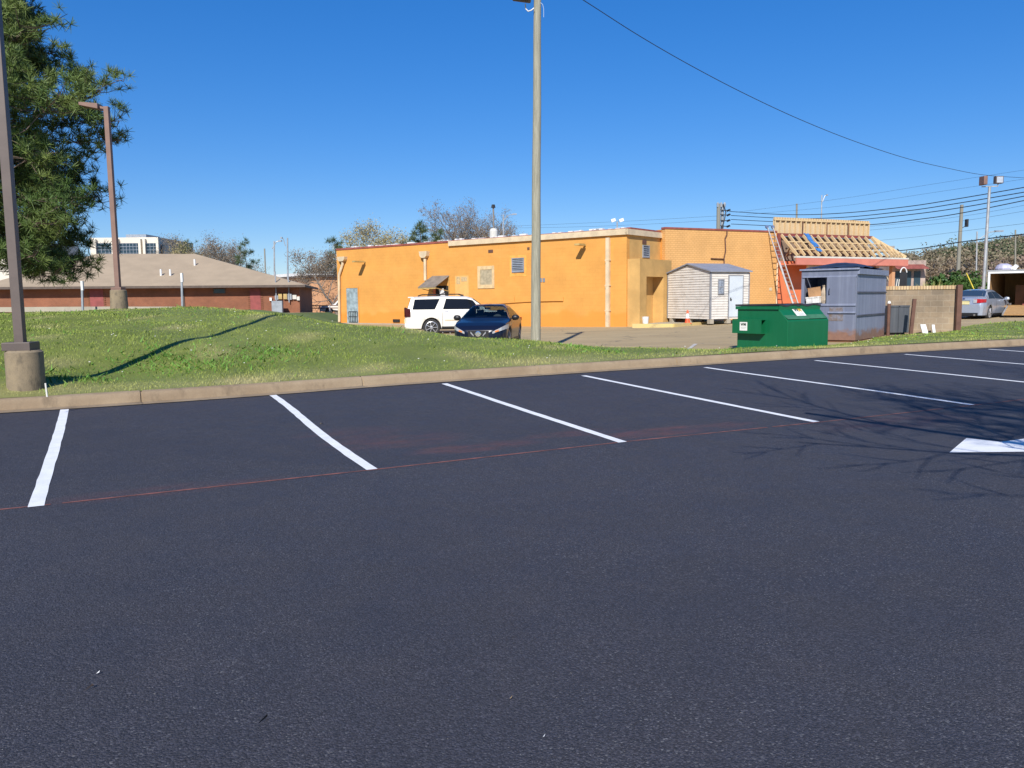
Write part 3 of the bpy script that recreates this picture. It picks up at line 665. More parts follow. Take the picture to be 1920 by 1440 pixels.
# wing: conduit, service pipe
mb = MB(); mb.tube([(on(F3,*q)[0],-.05,on(F3,*q)[1]) for q in ((1362,432),(1362,440),(1358.5,447),(1359.5,470),(1356.5,484),(1357,500))], .04, 6)
mb.tube([(on(F3,*q)[0],-.05,on(F3,*q)[1]) for q in ((1357,486),(1332,485))], .035, 6)
part(mb, 'wiring_conduit', M['brown'], F3, smooth=60)
mb = MB(); u = L3-.06; mb.tube([(u,-.06,.0),(u,-.06,3.6)], .05, 8); part(mb, 'service_pipe', M['cream'], F3, smooth=60)
u0,z0,u1,z1 = rect(F3,1442,545,1447,542.5); part(bx((u0,-.02,z0),(u1,-.003,z1+.1)), 'wall_patch', M['cream'], F3)

# stripped mansard roof at the far end, in a frame that goes on along the wing
D0 = F3 @ Vector((L3, 0, 0)); F4 = frame(D0, WD); LF = on(F4, 1700, 490, -1.5)[0]; LT = on(F4, 1633, 446)[0]; ZT = 5.38; ZF = 3.62
part(bx((.004,.004,-.5),(2.75,.3,ZF+.1)), 'orange_wall', M['orange'], F4)
part(MB().box((2.754,.02,-.5),(LT+.6,.3,ZF+.099)).box((.13,.15,ZF+.101),(LT-.05,.3,ZT-.18)), 'shop_wall', mat('brown_board', (.24,.17,.12), .85, 0, .25, 2), F4)
rf = part(MB().box((-.1,-.12,ZT-.17),(LT,.12,ZT)).box((-.12,-.14,ZF+.25),(.1,.1,ZT-.172)), 'roof_frame', M['darkred'], F4)
fz0 = ZF-.18; fz1 = ZF+.22
mb = MB(); mb.box((-.05,-1.62,fz0),(LF,-1.52,fz1)); mb.build('fascia', M['salmon'], rf)
mb = MB(); mb.box((-.05,-1.63,fz1+.002),(LF+.05,-1.4,fz1+.10)); mb.build('drip_edge', M['offwhite'], rf)
mb = MB(); mb.box((0,-1.5,fz0+.02),(LF-.05,-.01,fz0+.06)); mb.build('soffit', M['salmon'], rf)
def mans(u0, t0, u1, t1, wx=.045, wy=.19):          # bar on the slope, t = 0 top .. 1 eave
    f = lambda u, t: (u, -.14-1.36*t, ZT-.1+(ZF+.36-ZT+.1)*t); return MB().bar(f(u0,t0), f(u1,t1), wx, wy)
nr = 14
for k in range(nr): mans(.12+k*(LT-.25)/(nr-1), 0, .12+k*(LT-.25)/(nr-1), 1, .07, .16).build('rafter', M['timber'], rf)
for k in range(1, 5):
    t = 1-k/5*.98; ut = LT+(LF-LT)*(k*.0+ (1-t)*0)+ (LF-LT)*k/5*.92
    mans(ut, k/5*.95, ut, 1, .07, .16).build('rafter', M['timber'], rf)
mans(LT-.1, 0, LF-.1, 1, .09, .2).build('hip_rafter', M['timber'], rf)
for t in (.34, .70): mans(.1, t, LT+(LF-LT)*t-.1, t, .16, .06).build('purlin', M['timber'], rf)
rr = random.Random(6); mb = MB()
for k in range(26):
    u = .2+k*.31; a = rr.uniform(-.5, .5)
    mb.bar((u,-.12,ZT-.5-rr.random()*.8),(u+a,-1.1,ZF+.35),.05,.1) if k % 2 else mb.bar((u+a,-.2,ZF+.4),(u,-.9,ZF+1.0),.05,.1)
mb.build('truss_webs', mat('old_timber', (.36,.25,.14), .9, 0, .3, 3), rf)
uT = .12+3*(LT-.25)/(nr-1)
mb = MB(); f = lambda u, t, h: (u, -.14-1.36*t, ZT-.02+(ZF+.36-ZT+.1)*t+h); rr = random.Random(2); vs = []
for i in range(13):
    for j in range(5): vs.append(f(uT-.02+j*.1+.03*math.sin(i), .02+i*.074, .05+.05*rr.random()))
mb.add(vs, [(i*5+j, i*5+j+1, i*5+j+6, i*5+j+5) for i in range(12) for j in range(4) if i != 9]); tag(mb.build('tarp_strip', M['tarp'], None, F4), 'rumpled strip of blue tarpaulin hanging over the bare rafters', 'tarp')
# back of the sign parapet: sheathing, studs, notched top plate
yp = .75; zp0 = ZT+.02; zp1 = 6.42; ul = on(F4,1450,420,yp)[0]; ur = on(F4,1628,436,yp)[0]
pp_ = part(bx((ul,yp,zp0),(ur,yp+.03,zp1-.12)), 'sign_parapet', M['plyw'], F4)
for k in range(20): u = ul+.06+(ur-ul-.12)*k/19; MB().box((u-.035,yp-.12,zp0),(u+.035,yp-.004,zp1-.2)).build('stud', M['timber'], pp_)
mb = MB().box((ul,yp-.13,zp1-.198),(ur,yp+.05,zp1-.122)); mb.build('top_plate', M['timber'], pp_)
mb = MB()
for k in range(38): u = ul+(ur-ul)*(k+.2)/38; mb.box((u,yp-.1,zp1-.12),(u+.12,yp+.04,zp1))
mb.build('blocking', M['timber'], pp_)
for k in (.28, .53, .76): u = ul+(ur-ul)*k; MB().box((u-.03,yp-.16,zp0+.03),(u+.03,yp-.122,zp1-.2)).build('brace', M['rust'], pp_)
# open shopfront below the fascia, at the far end
mb = MB(); mb.box((LT+.7,.1,-.3),(LT+.95,.35,fz0)); mb.box((LF-.9,-1.2,-.3),(LF-.65,-.95,fz0)); part(mb, 'porch_post', M['peach'], F4)
u0 = on(F4,1658,500)[0]; part(MB().box((u0-.6,.4,2.5),(u0+1.2,.5,2.95)), 'shop_sign_board', M['cream'], F4)
mb = MB(); a = on(F4,1512,500,-1.2)[0]; b = on(F4,1572,498,-1.2)[0]
mb.box((a,-1.35,fz0-.30),(b,-1.2,fz0-.02)); part(mb, 'cream_panel', M['cream'], F4)
for lbl, x, y, w_, h_, n_ in (('white roof exhaust stack behind the long roof edge', 880, 448, 9, 14, 'exhaust_stack'),):
    p = F1 @ Vector((on(F1, 877, 449)[0], 2.5, H1-.4)); t = thing('exhaust_stack', 'slim roof exhaust stack with a white body above the yellow wall', 'vent', p)
    MB().lathe([(.4,0),(.4,.3),(.16,.42)], 12).build('flashing', M['dark'], t); MB().lathe([(.2,.4),(.26,.55),(.26,1.05),(.18,1.2)], 12).build('body', M['offwhite'], t)
    MB().tube([(0,0,1.2),(0,0,2.5)], .05, 8).build('pipe', M['awning'], t); MB().lathe([(.05,2.5),(.14,2.5),(.1,2.7)], 8).build('cap', M['dark'], t)
p = F1 @ Vector((on(F1, 1078, 432)[0], 4.5, H1-.4)); t = thing('roof_floodlight', 'pair of small white floodlights on a post above the roof', 'light', p)
MB().tube([(0,0,0),(0,0,1.25)], .04, 8).build('post', M['greyiron'], t)
for s_ in (-1, 1): MB().bar((s_*.24-.13,-.1,1.28),(s_*.24+.12,-.1,1.36), .16, .18).build('lamp_head', M['white'], t)

p = F3 @ Vector((on(F3, 1415, 432)[0], 1.5, H3-.25)); mb = MB(); rr = random.Random(15)
for k in range(7): u = k*.16; mb.lathe([(.05,0),(.16,.03),(.15,.16),(.04,.22+rr.random()*.1)], 8, Matrix.Translation((u, rr.uniform(-.1,.1), 0)))
tag(mb.build('debris_bundle', mat('yellow_green_sacking', (.42,.42,.14), .8, 0, .3, 4), None, Matrix.Translation(p)), 'yellow-green bundle of roofing scrap lying on the roof beside the ladder top', 'debris')
# ladder leaning on the orange wall
la = P(1444, 427, 49.3); lbp = P(1493, 576, 46.4); lbp = lbp+(lbp-la)*.09
ld = thing('extension_ladder', 'long bare aluminium extension ladder leaning against the roof corner', 'ladder', lbp)
dv = (la-lbp); sx = Vector((WD.x, WD.y, 0)).normalized()*.21
for s_ in (-1, 1): MB().bar(sx*s_, dv+sx*s_, .045, .11, (0,1,0)).build('rail', M['alu'], ld)
for s_ in (-1, 1): MB().bar(sx*s_*.8+Vector((0,-.08,0)), dv*.6+sx*s_*.8+Vector((0,-.08,0)), .03, .08, (0,1,0)).build('fly_rail', M['alu'], ld)
for k in range(1, 22): MB().tube([dv*(k/22)-sx, dv*(k/22)+sx], .022, 6).build('rung', M['alu'], ld)
for s_ in (-1, 1): MB().lathe([(.02,-.11),(.1,-.06),(.11,.05),(.02,.11)], 10, Matrix.Translation(dv*1.01+sx*s_*1.1)).build('foam_bumper', mat('blue_grey_foam', (.12,.17,.3), .7), ld)

# ---------------------------------------------------------------- shed on its raised walk
SC = P(1331.5, 598.5, 42.0); zb = SC.z; SD = Vector((.909,.416,0)); FS = frame((SC.x, SC.y, zb), SD)
sw = 3.7; sl = 2.5; se = 2.45; sp_ = 2.86           # gable width (back), length along x, eave, ridge
walk = [O(1186,615), O(1262,613.5), O(1300,610), O(1384,602)]
wb = [F3 @ Vector((9.3,-.01,0)), F3 @ Vector((.2,-.01,0))]
mb = MB(); mb.slab([(p.x, p.y) for p in walk]+[(wb[0].x, wb[0].y), (wb[1].x, wb[1].y)], -.3, .24); mb.build('raised_walk', M['conc2'], kind='structure')
mb = MB()
for p, q in zip(walk[:-1], walk[1:]): mb.bar(p+Vector((0,0,.13-p.z)), q+Vector((0,0,.13-q.z)), .14, .32)
mb.build('yellow_kerb', M['yellowkerb'], kind='structure')
sh = thing('storage_shed', 'small white clapboard storage shed with grey roof beside the yellow wall', 'shed', FS.translation); sh.rotation_euler = (0,0,math.atan2(SD.y, SD.x))
def lap(mb, f, width, z0, zt, zfun, step=.13):      # overlapping boards: f(u, out, z)
    z = z0
    while z < zt-.01:
        a, b = zfun(z); z2 = min(z+step, zt); a2, b2 = zfun(z2)
        mb.add([f(a,.03,z), f(b,.03,z), f(b2,.004,z2), f(a2,.004,z2), f(a,0,z), f(b,0,z)], [(0,1,2,3),(0,4,5,1)]); z = z2
core = MB().prism([(.02,0),(sw-.02,0),(sw-.02,se),(sw/2,sp_),(.02,se)], .02, sl-.02, Matrix(((0,1,0,0),(1,0,0,0),(0,0,1,0),(0,0,0,1))))
core.build('core', M['siding'], sh)
mb = MB(); lap(mb, lambda u, o_, z: (-o_, u, z), sw, 0, sp_-.02, lambda z: (0, sw) if z <= se else ((z-se)/(sp_-se)*sw/2, sw-(z-se)/(sp_-se)*sw/2)); mb.build('gable_siding', M['siding'], sh)
mb = MB(); lap(mb, lambda u, o_, z: (u, -o_, z), sl, 0, se, lambda z: (0, sl)); mb.build('front_siding', M['siding'], sh)
mb = MB()
for y0, y1, z0_, z1_ in ((-.14, sw/2, se-.03, sp_+.02), (sw/2, sw+.14, sp_+.02, se-.03)):
    mb.add([(-.12,y0,z0_),(sl+.12,y0,z0_),(sl+.12,y1,z1_),(-.12,y1,z1_),(-.12,y0,z0_+.06),(sl+.12,y0,z0_+.06),(sl+.12,y1,z1_+.06),(-.12,y1,z1_+.06)], [(0,3,2,1),(4,5,6,7),(0,1,5,4),(1,2,6,5),(2,3,7,6),(3,0,4,7)])
mb.build('roof', M['shedroof'], sh)
MB().box((-.035,-.035,0),(.05,.05,se-.05)).box((sl-.04,-.035,0),(sl+.03,.05,se-.05)).box((-.04,sw-.04,0),(.05,sw+.03,se-.05)).build('corner_trim', M['greytrim'], sh)
u0 = on(FS,1366,550)[0]; u1 = on(FS,1391,550)[0]; z1 = on(FS,1378,517.5)[1]
dr = MB().box((u0,-.06,.1),(u1,-.031,z1)).build('door', M['paleblue'], sh)
MB().box((u0-.06,-.07,.05),(u0-.001,-.03,z1+.05)).box((u1+.001,-.07,.05),(u1+.05,-.03,z1+.05)).box((u0,-.07,z1+.001),(u1,-.03,z1+.05)).build('door_frame', M['greytrim'], sh)
MB().lathe([(.02,0),(.035,.02),(.035,.07),(.01,.09)], 10, Matrix.Translation((u0+.09,-.06,1.0)) @ Matrix.Rotation(R(90),4,'X')).box((u0+.06,-.075,.93),(u0+.12,-.061,1.1)).build('handle', M['dark'], dr)
u0,z0,u1,z1 = rect(FS,1345,552,1357,523.5); wn = MB().box((u0,-.07,z0),(u0+.05,-.02,z1)).box((u1-.05,-.07,z0),(u1,-.02,z1)).box((u0+.05,-.07,z0),(u1-.05,-.02,z0+.05)).box((u0+.05,-.07,z1-.05),(u1-.05,-.02,z1)).box((u0+.05,-.065,(z0+z1)/2-.025),(u1-.05,-.02,(z0+z1)/2+.025)).build('window', M['greytrim'], sh)
MB().box((u0+.05,-.05,z0+.05),(u1-.05,-.04,z1-.05)).build('pane', mat('reflecting_pane', (.22,.25,.3), .12, 0, .5, 9, 12, .5), wn)
for a, b in ((.1,.1),(1.2,.1),(2.3,.1),(.1,1.8),(.1,3.4),(2.3,3.4)): MB().box((a-.12,b-.12,-.24),(a+.12,b+.12,-.01)).build('support_block', M['conc2'], sh)

def cone(p, lbl):
    t = thing('traffic_cone', lbl, 'traffic cone', p)
    MB().box((-.18,-.18,0),(.18,.18,.04)).build('base', M['conered'], t, bevel=.01)
    MB().lathe([(.14,.04),(.045,.66),(.03,.7)], 18).build('cone', M['conered'], t, smooth=40)
    MB().lathe([(.113,.27),(.068,.52)], 18).build('band', M['conewhite'], t, smooth=40)
pc = P(1289, 607.5, 42.2); cone((pc.x, pc.y, .245), 'orange traffic cone with white band in front of the shed')
pb = P(1210, 606, 43.2); t = thing('bucket', 'small white bucket at the foot of the recessed doorway', 'bucket', (pb.x, pb.y, .24))
MB().lathe([(.15,0),(.19,.36),(.17,.36),(.14,.03)], 16).build('pail', M['white'], t, smooth=40); MB().tube([(-.19,0,.34),(-.12,-.12,.2),(.12,-.12,.2),(.19,0,.34)], .008, 5).build('handle', M['dark'], t)

# ---------------------------------------------------------------- green dumpster
ca, sa = .816, .577; GC = P(1476, 657.5, 22.0); gz = float(oldz(GC.x, GC.y)); FG = frame((GC.x, GC.y, gz), (ca, sa))
gw = 1.86; gd = 1.70; hl = .84; hr = 1.24            # x across the front, y back; front lip and rear rim heights
du = thing('front_load_dumpster', 'green steel dumpster with sloping front and black plastic lids', 'dumpster', FG.translation); du.rotation_euler = (0,0,math.atan2(sa, ca))
Y = Matrix(((0,1,0,0),(1,0,0,0),(0,0,1,0),(0,0,0,1)))   # prism poly is (y, z), extruded along x
side = [(0,.05),(gd,.05),(gd,hr),(.38,hr),(0,hl)]
mb = MB(); mb.prism(side, 0, gw, Y); body = mb.build('body', M['green'], du, bevel=.012)
MB().prism([(.31,hr-.085),(gd+.04,hr-.085),(gd+.04,hr+.0),(.31,hr+.0)], -.045, -.002, Y).prism([(.31,hr-.085),(gd+.04,hr-.085),(gd+.04,hr),(.31,hr)], gw+.002, gw+.045, Y).box((0.0,.29,hr-.14),(gw,.36,hr+.01)).build('rim', M['green'], du)
MB().box((-.012,-.012,.05),(gw+.012,-.001,.11)).box((-.012,0,.05),(-.001,gd,.11)).build('base_rail', M['green'], du)
MB().box((.2,.1,0),(.5,gd-.1,.05)).box((gw-.5,.1,0),(gw-.2,gd-.1,.05)).build('skids', M['rust'], du)
for s_ in (0, 1):                                   # fork pockets: open sleeves on both sides
    xo, xi = (-.2, -.001) if s_ == 0 else (gw+.2, gw+.001); lo, hi_ = min(xo, xi), max(xo, xi); y0, y1, z0, z1 = .72, 1.72, .5, .86
    mb = MB().box((lo,y0,z1),(hi_,y1,z1+.02)).box((lo,y0,z0-.02),(hi_,y1,z0)); xe = xo if s_ == 0 else xo-.018
    mb.box((xe,y0,z0+.001),(xe+.018,y1,z1-.001)); mb.build('fork_pocket', M['green'], du)
rr = random.Random(1)
def lidmesh(x0, x1):
    mb = MB(); nx_, ny_ = 10, 12; vs = []
    for lay in (0, .05):
        for j in range(ny_+1):
            for i in range(nx_+1):
                x_ = x0+(x1-x0)*i/nx_; y_ = .28+(gd-.28+.06)*j/ny_; sag = -.06*math.sin(math.pi*i/nx_)*math.sin(math.pi*j/ny_)+.03*math.cos(3*math.pi*i/nx_)*(1-j/ny_)
                vs.append((x_, y_, hr+.004+.0*(j/ny_)+sag*.7+lay))
    k = (nx_+1)*(ny_+1); ix = lambda i, j: j*(nx_+1)+i
    fs = [(ix(i,j)+k, ix(i+1,j)+k, ix(i+1,j+1)+k, ix(i,j+1)+k) for j in range(ny_) for i in range(nx_)]+[(ix(i,j), ix(i,j+1), ix(i+1,j+1), ix(i+1,j)) for j in range(ny_) for i in range(nx_)]
    ed = [ix(i,0) for i in range(nx_+1)]+[ix(nx_,j) for j in range(1,ny_+1)]+[ix(i,ny_) for i in range(nx_-1,-1,-1)]+[ix(0,j) for j in range(ny_-1,0,-1)]
    fs += [(a, b, b+k, a+k) for a, b in zip(ed, ed[1:]+ed[:1])]
    mb.add(vs, fs); return mb
lidmesh(-.03, gw/2-.01).build('lid', M['lid'], du, smooth=40); lidmesh(gw/2+.01, gw+.03).build('lid', M['lid'], du, smooth=40)
MB().add([(.02,-.003+.02,hl+.045),(gw-.02,.017,hl+.045),(gw-.02,.285,hr-.145),(.02,.285,hr-.145)], [(0,1,2,3)]).build('faded_slope', mat('faded_green_paint', (.045,.15,.08), .6, 0, .2, 3, 20, .15), du, Matrix.Translation((0,-.006,.004)))
# stickers
def plate_on(parent, Mx, w_, h_, m, name='sticker'):
    o = MB().box((-w_/2,-h_/2,0),(w_/2,h_/2,.004)).build(name, m, parent, Mx); return o
sl_ = math.atan2(hr-hl, .38); xs_ = gw*.42
Ms = Matrix.Translation((xs_, .19, (hl+hr)/2+.003)) @ Matrix.Rotation(sl_, 4, 'X')
st = plate_on(du, Ms, .42, .46, M['sticker'])
text('lettering', 'W', .19, M['WMgreen'], st, Matrix.Translation((-.07,.11,.007)), .006); text('lettering', 'M', .19, M['WMgold'], st, Matrix.Translation((.09,.11,.007)), .006)
mb = MB()
for k, (a, b, y_) in enumerate(((-.16,.15,-.03),(-.1,.12,-.07),(-.07,.08,-.14))): mb.box((a,y_-.008,.004),(b,y_+.008,.007))
mb.build('fine_print', M['printgrey'], st)
Mp = Matrix.Translation((-.2-.001, 1.32, .68)) @ Matrix(((0,0,-1,0),(-1,0,0,0),(0,1,0,0),(0,0,0,1)))
st = plate_on(du, Mp, .26, .24, M['sticker'])
text('lettering', 'WM', .1, M['WMgreen'], st, Matrix.Translation((0,.05,.007)), .004)
mb = MB(); mb.box((-.09,-.03,.004),(.09,-.022,.007)); mb.box((-.07,-.07,.004),(.07,-.062,.007)); mb.build('fine_print', M['printgrey'], st)

# ---------------------------------------------------------------- tall grey container
CC = O(1603.5, 642); CR = O(1658, 630); sd_ = Vector((CR.x-CC.x, CR.y-CC.y, 0)); cl = sd_.length; sd_.normalize(); fd = Vector((sd_.y, -sd_.x, 0))  # fd: from left end to the corner along the front
FCn = frame((CC.x-fd.x*1.70, CC.y-fd.y*1.70, CC.z), fd); cw_ = 1.70; hc = 2.27
cp = thing('waste_container', 'tall blue-grey steel container with rusty foot and half-open sliding door', 'container', FCn.translation); cp.rotation_euler = (0,0,math.atan2(fd.y, fd.x))
t_ = .05; oz0 = 1.2; oz1 = 2.02; ox0 = .1; ox1 = .84
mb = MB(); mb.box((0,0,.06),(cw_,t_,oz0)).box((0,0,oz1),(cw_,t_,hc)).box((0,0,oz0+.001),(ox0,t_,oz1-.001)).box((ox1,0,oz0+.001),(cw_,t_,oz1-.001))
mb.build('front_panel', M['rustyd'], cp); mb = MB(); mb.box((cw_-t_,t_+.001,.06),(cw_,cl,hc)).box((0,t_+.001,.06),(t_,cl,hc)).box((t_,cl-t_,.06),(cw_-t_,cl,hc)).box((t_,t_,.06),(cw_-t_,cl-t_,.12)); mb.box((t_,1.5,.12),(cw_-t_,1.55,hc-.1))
mb.build('shell', M['rusty'], cp)
MB().box((.02,.05,.0),(cw_-.02,cl-.05,.06)).build('skid', M['rust'], cp)
for z in (.80, 1.52): MB().box((cw_+.001,.05,z),(cw_+.035,cl-.02,z+.045)).build('side_rib', M['ribshade'], cp)  # ribs coloured dark to stand in for thin shadow lines along the side
MB().box((cw_+.001,0,hc-.17),(cw_+.07,cl,hc)).box((-.05,-.06,hc-.03),(cw_+.07,-.001,hc+.02)).build('top_rail', M['rusty'], cp)
MB().box((ox0-.06,-.035,oz0-.07),(cw_-.01,-.001,oz0-.0)).build('door_sill', M['rusty'], cp); MB().box((ox0-.06,-.035,oz1),(cw_-.01,-.001,oz1+.04)).build('door_track', M['rusty'], cp)
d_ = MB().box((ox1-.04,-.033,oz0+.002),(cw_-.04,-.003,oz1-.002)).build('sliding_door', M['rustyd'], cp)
MB().tube([(ox1+.05,-.036,1.48),(ox1+.05,-.08,1.5),(ox1+.05,-.08,1.64),(ox1+.05,-.036,1.66)], .012, 6).build('handle', M['dark'], d_)
MB().box((.86,-.05,.90),(cw_-.01,-.001,.95)).build('front_rib', M['rusty'], cp)
MB().box((.88,-.008,.66),(1.32,-.002,.86)).box((.9,-.012,.951),(1.3,-.002,1.08)).build('rust_patch', mat('rust_streaks', (.28,.2,.15), .9, 0, .4, 7, 20, .4, c2=(.2,.2,.24)), cp)
MB().box((.62,-.2,.62),(.86,-.002,.66)).build('catch_plate', M['dark'], cp)
mb = MB(); vs = []; nx_, ny_ = 8, 10
for j in range(ny_+1):
    for i in range(nx_+1): vs.append((.05+(cw_-.1)*i/nx_, .08+(cl-.2)*j/ny_, hc+.02+.22*math.sin(math.pi*min(1, j/ny_*1.1))*.9*math.sin(math.pi*(i+.5)/(nx_+1))+.02*((i*7+j*5) % 3)))
mb.add(vs, [(j*9+i, j*9+i+1, (j+1)*9+i+1, (j+1)*9+i) for j in range(ny_) for i in range(nx_)]); mb.build('lid', M['lid'], cp, smooth=50)
def inside(name, lbl, cat, mb, m, loc, rz=0, tilt=0):
    o = mb.build(name, m, None, FCn @ Matrix.Translation(loc) @ Matrix.Rotation(rz, 4, 'Z') @ Matrix.Rotation(tilt, 4, 'Y')); return tag(o, lbl, cat)
inside('trash_bag', 'dark heap of trash bags filling the lower part of the grey container', 'trash bag', MB().lathe([(.2,0),(.55,.1),(.62,.4),(.4,.7),(.12,.78)], 12), M['dark'], (.85,.85,.14))
inside('cardboard_box', 'brown cardboard box tilted on the pile in the container opening', 'box', MB().box((-.19,-.16,0),(.19,.16,.28)).box((-.2,-.165,.28),(.2,.0,.295)), M['card'], (.36,.26,1.42), .3, R(-8))
inside('produce_carton', 'white printed produce carton at the sill of the container opening', 'box', MB().box((-.22,-.15,0),(.22,.15,.2)).box((-.23,-.16,.16),(.23,.16,.205)), mat('printed_carton', (.68,.65,.6), .7, 0, .25, 9, 14, .3), (.38,.20,1.213), -.15, R(-4))
inside('paper_sack', 'tan paper sack slumped beside the white carton in the container', 'bag', MB().lathe([(.12,0),(.16,.1),(.13,.35),(.05,.52),(.07,.58)], 9), M['bag'], (.70,.24,1.20), 0, R(-6))
inside('steel_shelf', 'steel ledge behind the sill that carries the cartons', 'shelf', MB().box((.05,.055,1.15),(1.64,.5,1.195)), M['rusty'], (0,0,0))

# ---------------------------------------------------------------- block wall, posts, bin, boards
WA = P(1650, 628, 29.0); WB = P(1797, 622, 28.3); FB = frame((WA.x, WA.y, .2), (WB.x-WA.x, WB.y-WA.y)); wl = (WB-WA).length; wh = on(FB,1720,543)[1]
bw = thing('block_wall', 'low tan concrete block wall topped with a course of upright bricks', 'wall', FB.translation); bw.rotation_euler = (0,0,math.atan2(FB[1][0], FB[0][0]))
MB().box((0,0,-.3),(wl,.2,wh)).build('blockwork', M['block'], bw); MB().box((-.02,-.03,wh+.002),(wl+.02,.23,wh+.13)).build('brick_coping', M['copebrick'], bw)
def post(x, yb, yt, d, wd_, lbl, lean=0, cap=False, rnd=False):
    b = P(x, yb, d); h = b.z-P(x, yt, d).z; t = thing('steel_post', lbl, 'post', (b.x, b.y, b.z-.15)); hh = -h+.15
    (MB().tube([(0,0,0),(lean,0,hh)], wd_/2, 12) if rnd else MB().bar((0,0,0),(lean,0,hh), wd_, wd_*.7, (0,1,0))).build('shaft', M['brown'], t, smooth=40)
    if cap: MB().lathe([(wd_*.5,0),(wd_*.45,.05),(wd_*.2,.085)], 12, Matrix.Translation((lean,0,hh))).build('cap', M['white'], t)
post(1665, 627, 569, 27.5, .11, 'round brown bollard with a white cap beside the grey container', 0, True, True)
post(1707, 627, 560.5, 27.4, .11, 'brown steel post leaning beside the dark metal bin', .09)
post(1795, 624, 534, 28.2, .17, 'thick brown gate post at the end of the block wall')
GBn = P(1664, 626, 28.2); w_ = (P(1704,626,28.2)-GBn).length; t = thing('grease_bin', 'dark grey steel bin of two panels standing before the block wall', 'bin', (GBn.x, GBn.y, GBn.z-.02)); hb = P(1680,572,28.2).z-GBn.z
MB().box((0,0,.05),(w_,.75,hb)).build('body', M['greybin'], t, bevel=.02); MB().box((w_*.48,-.02,.06),(w_*.53,-.001,hb-.02)).box((0,-.02,hb-.05),(w_,-.001,hb+.01)).build('frame', M['greybin'], t)
MB().box((.1,.1,-.15),(w_-.1,.6,.05)).build('feet', M['dark'], t)
for (x, yb, yt, wd_, ln, lbl) in ((1737,627.5,608.5,.19,-.07,'wide white board leaning against the block wall'),(1752.5,626,609,.095,.0,'narrow white board leaning against the block wall')):
    b = P(x, yb, 28.1); h = P(x, yt, 28.1).z-b.z; o = MB().add(*(lambda q: (q, [(0,3,2,1),(4,5,6,7),(0,1,5,4),(1,2,6,5),(2,3,7,6),(3,0,4,7)]))([(-wd_/2,0,-.05),(wd_/2,0,-.05),(wd_/2,.03,-.05),(-wd_/2,.03,-.05),(-wd_/2+ln,.12,h),(wd_/2+ln,.12,h),(wd_/2+ln,.15,h),(-wd_/2+ln,.15,h)])).build('white_board', M['white'], None, Matrix.Translation(b)); tag(o, lbl, 'board')

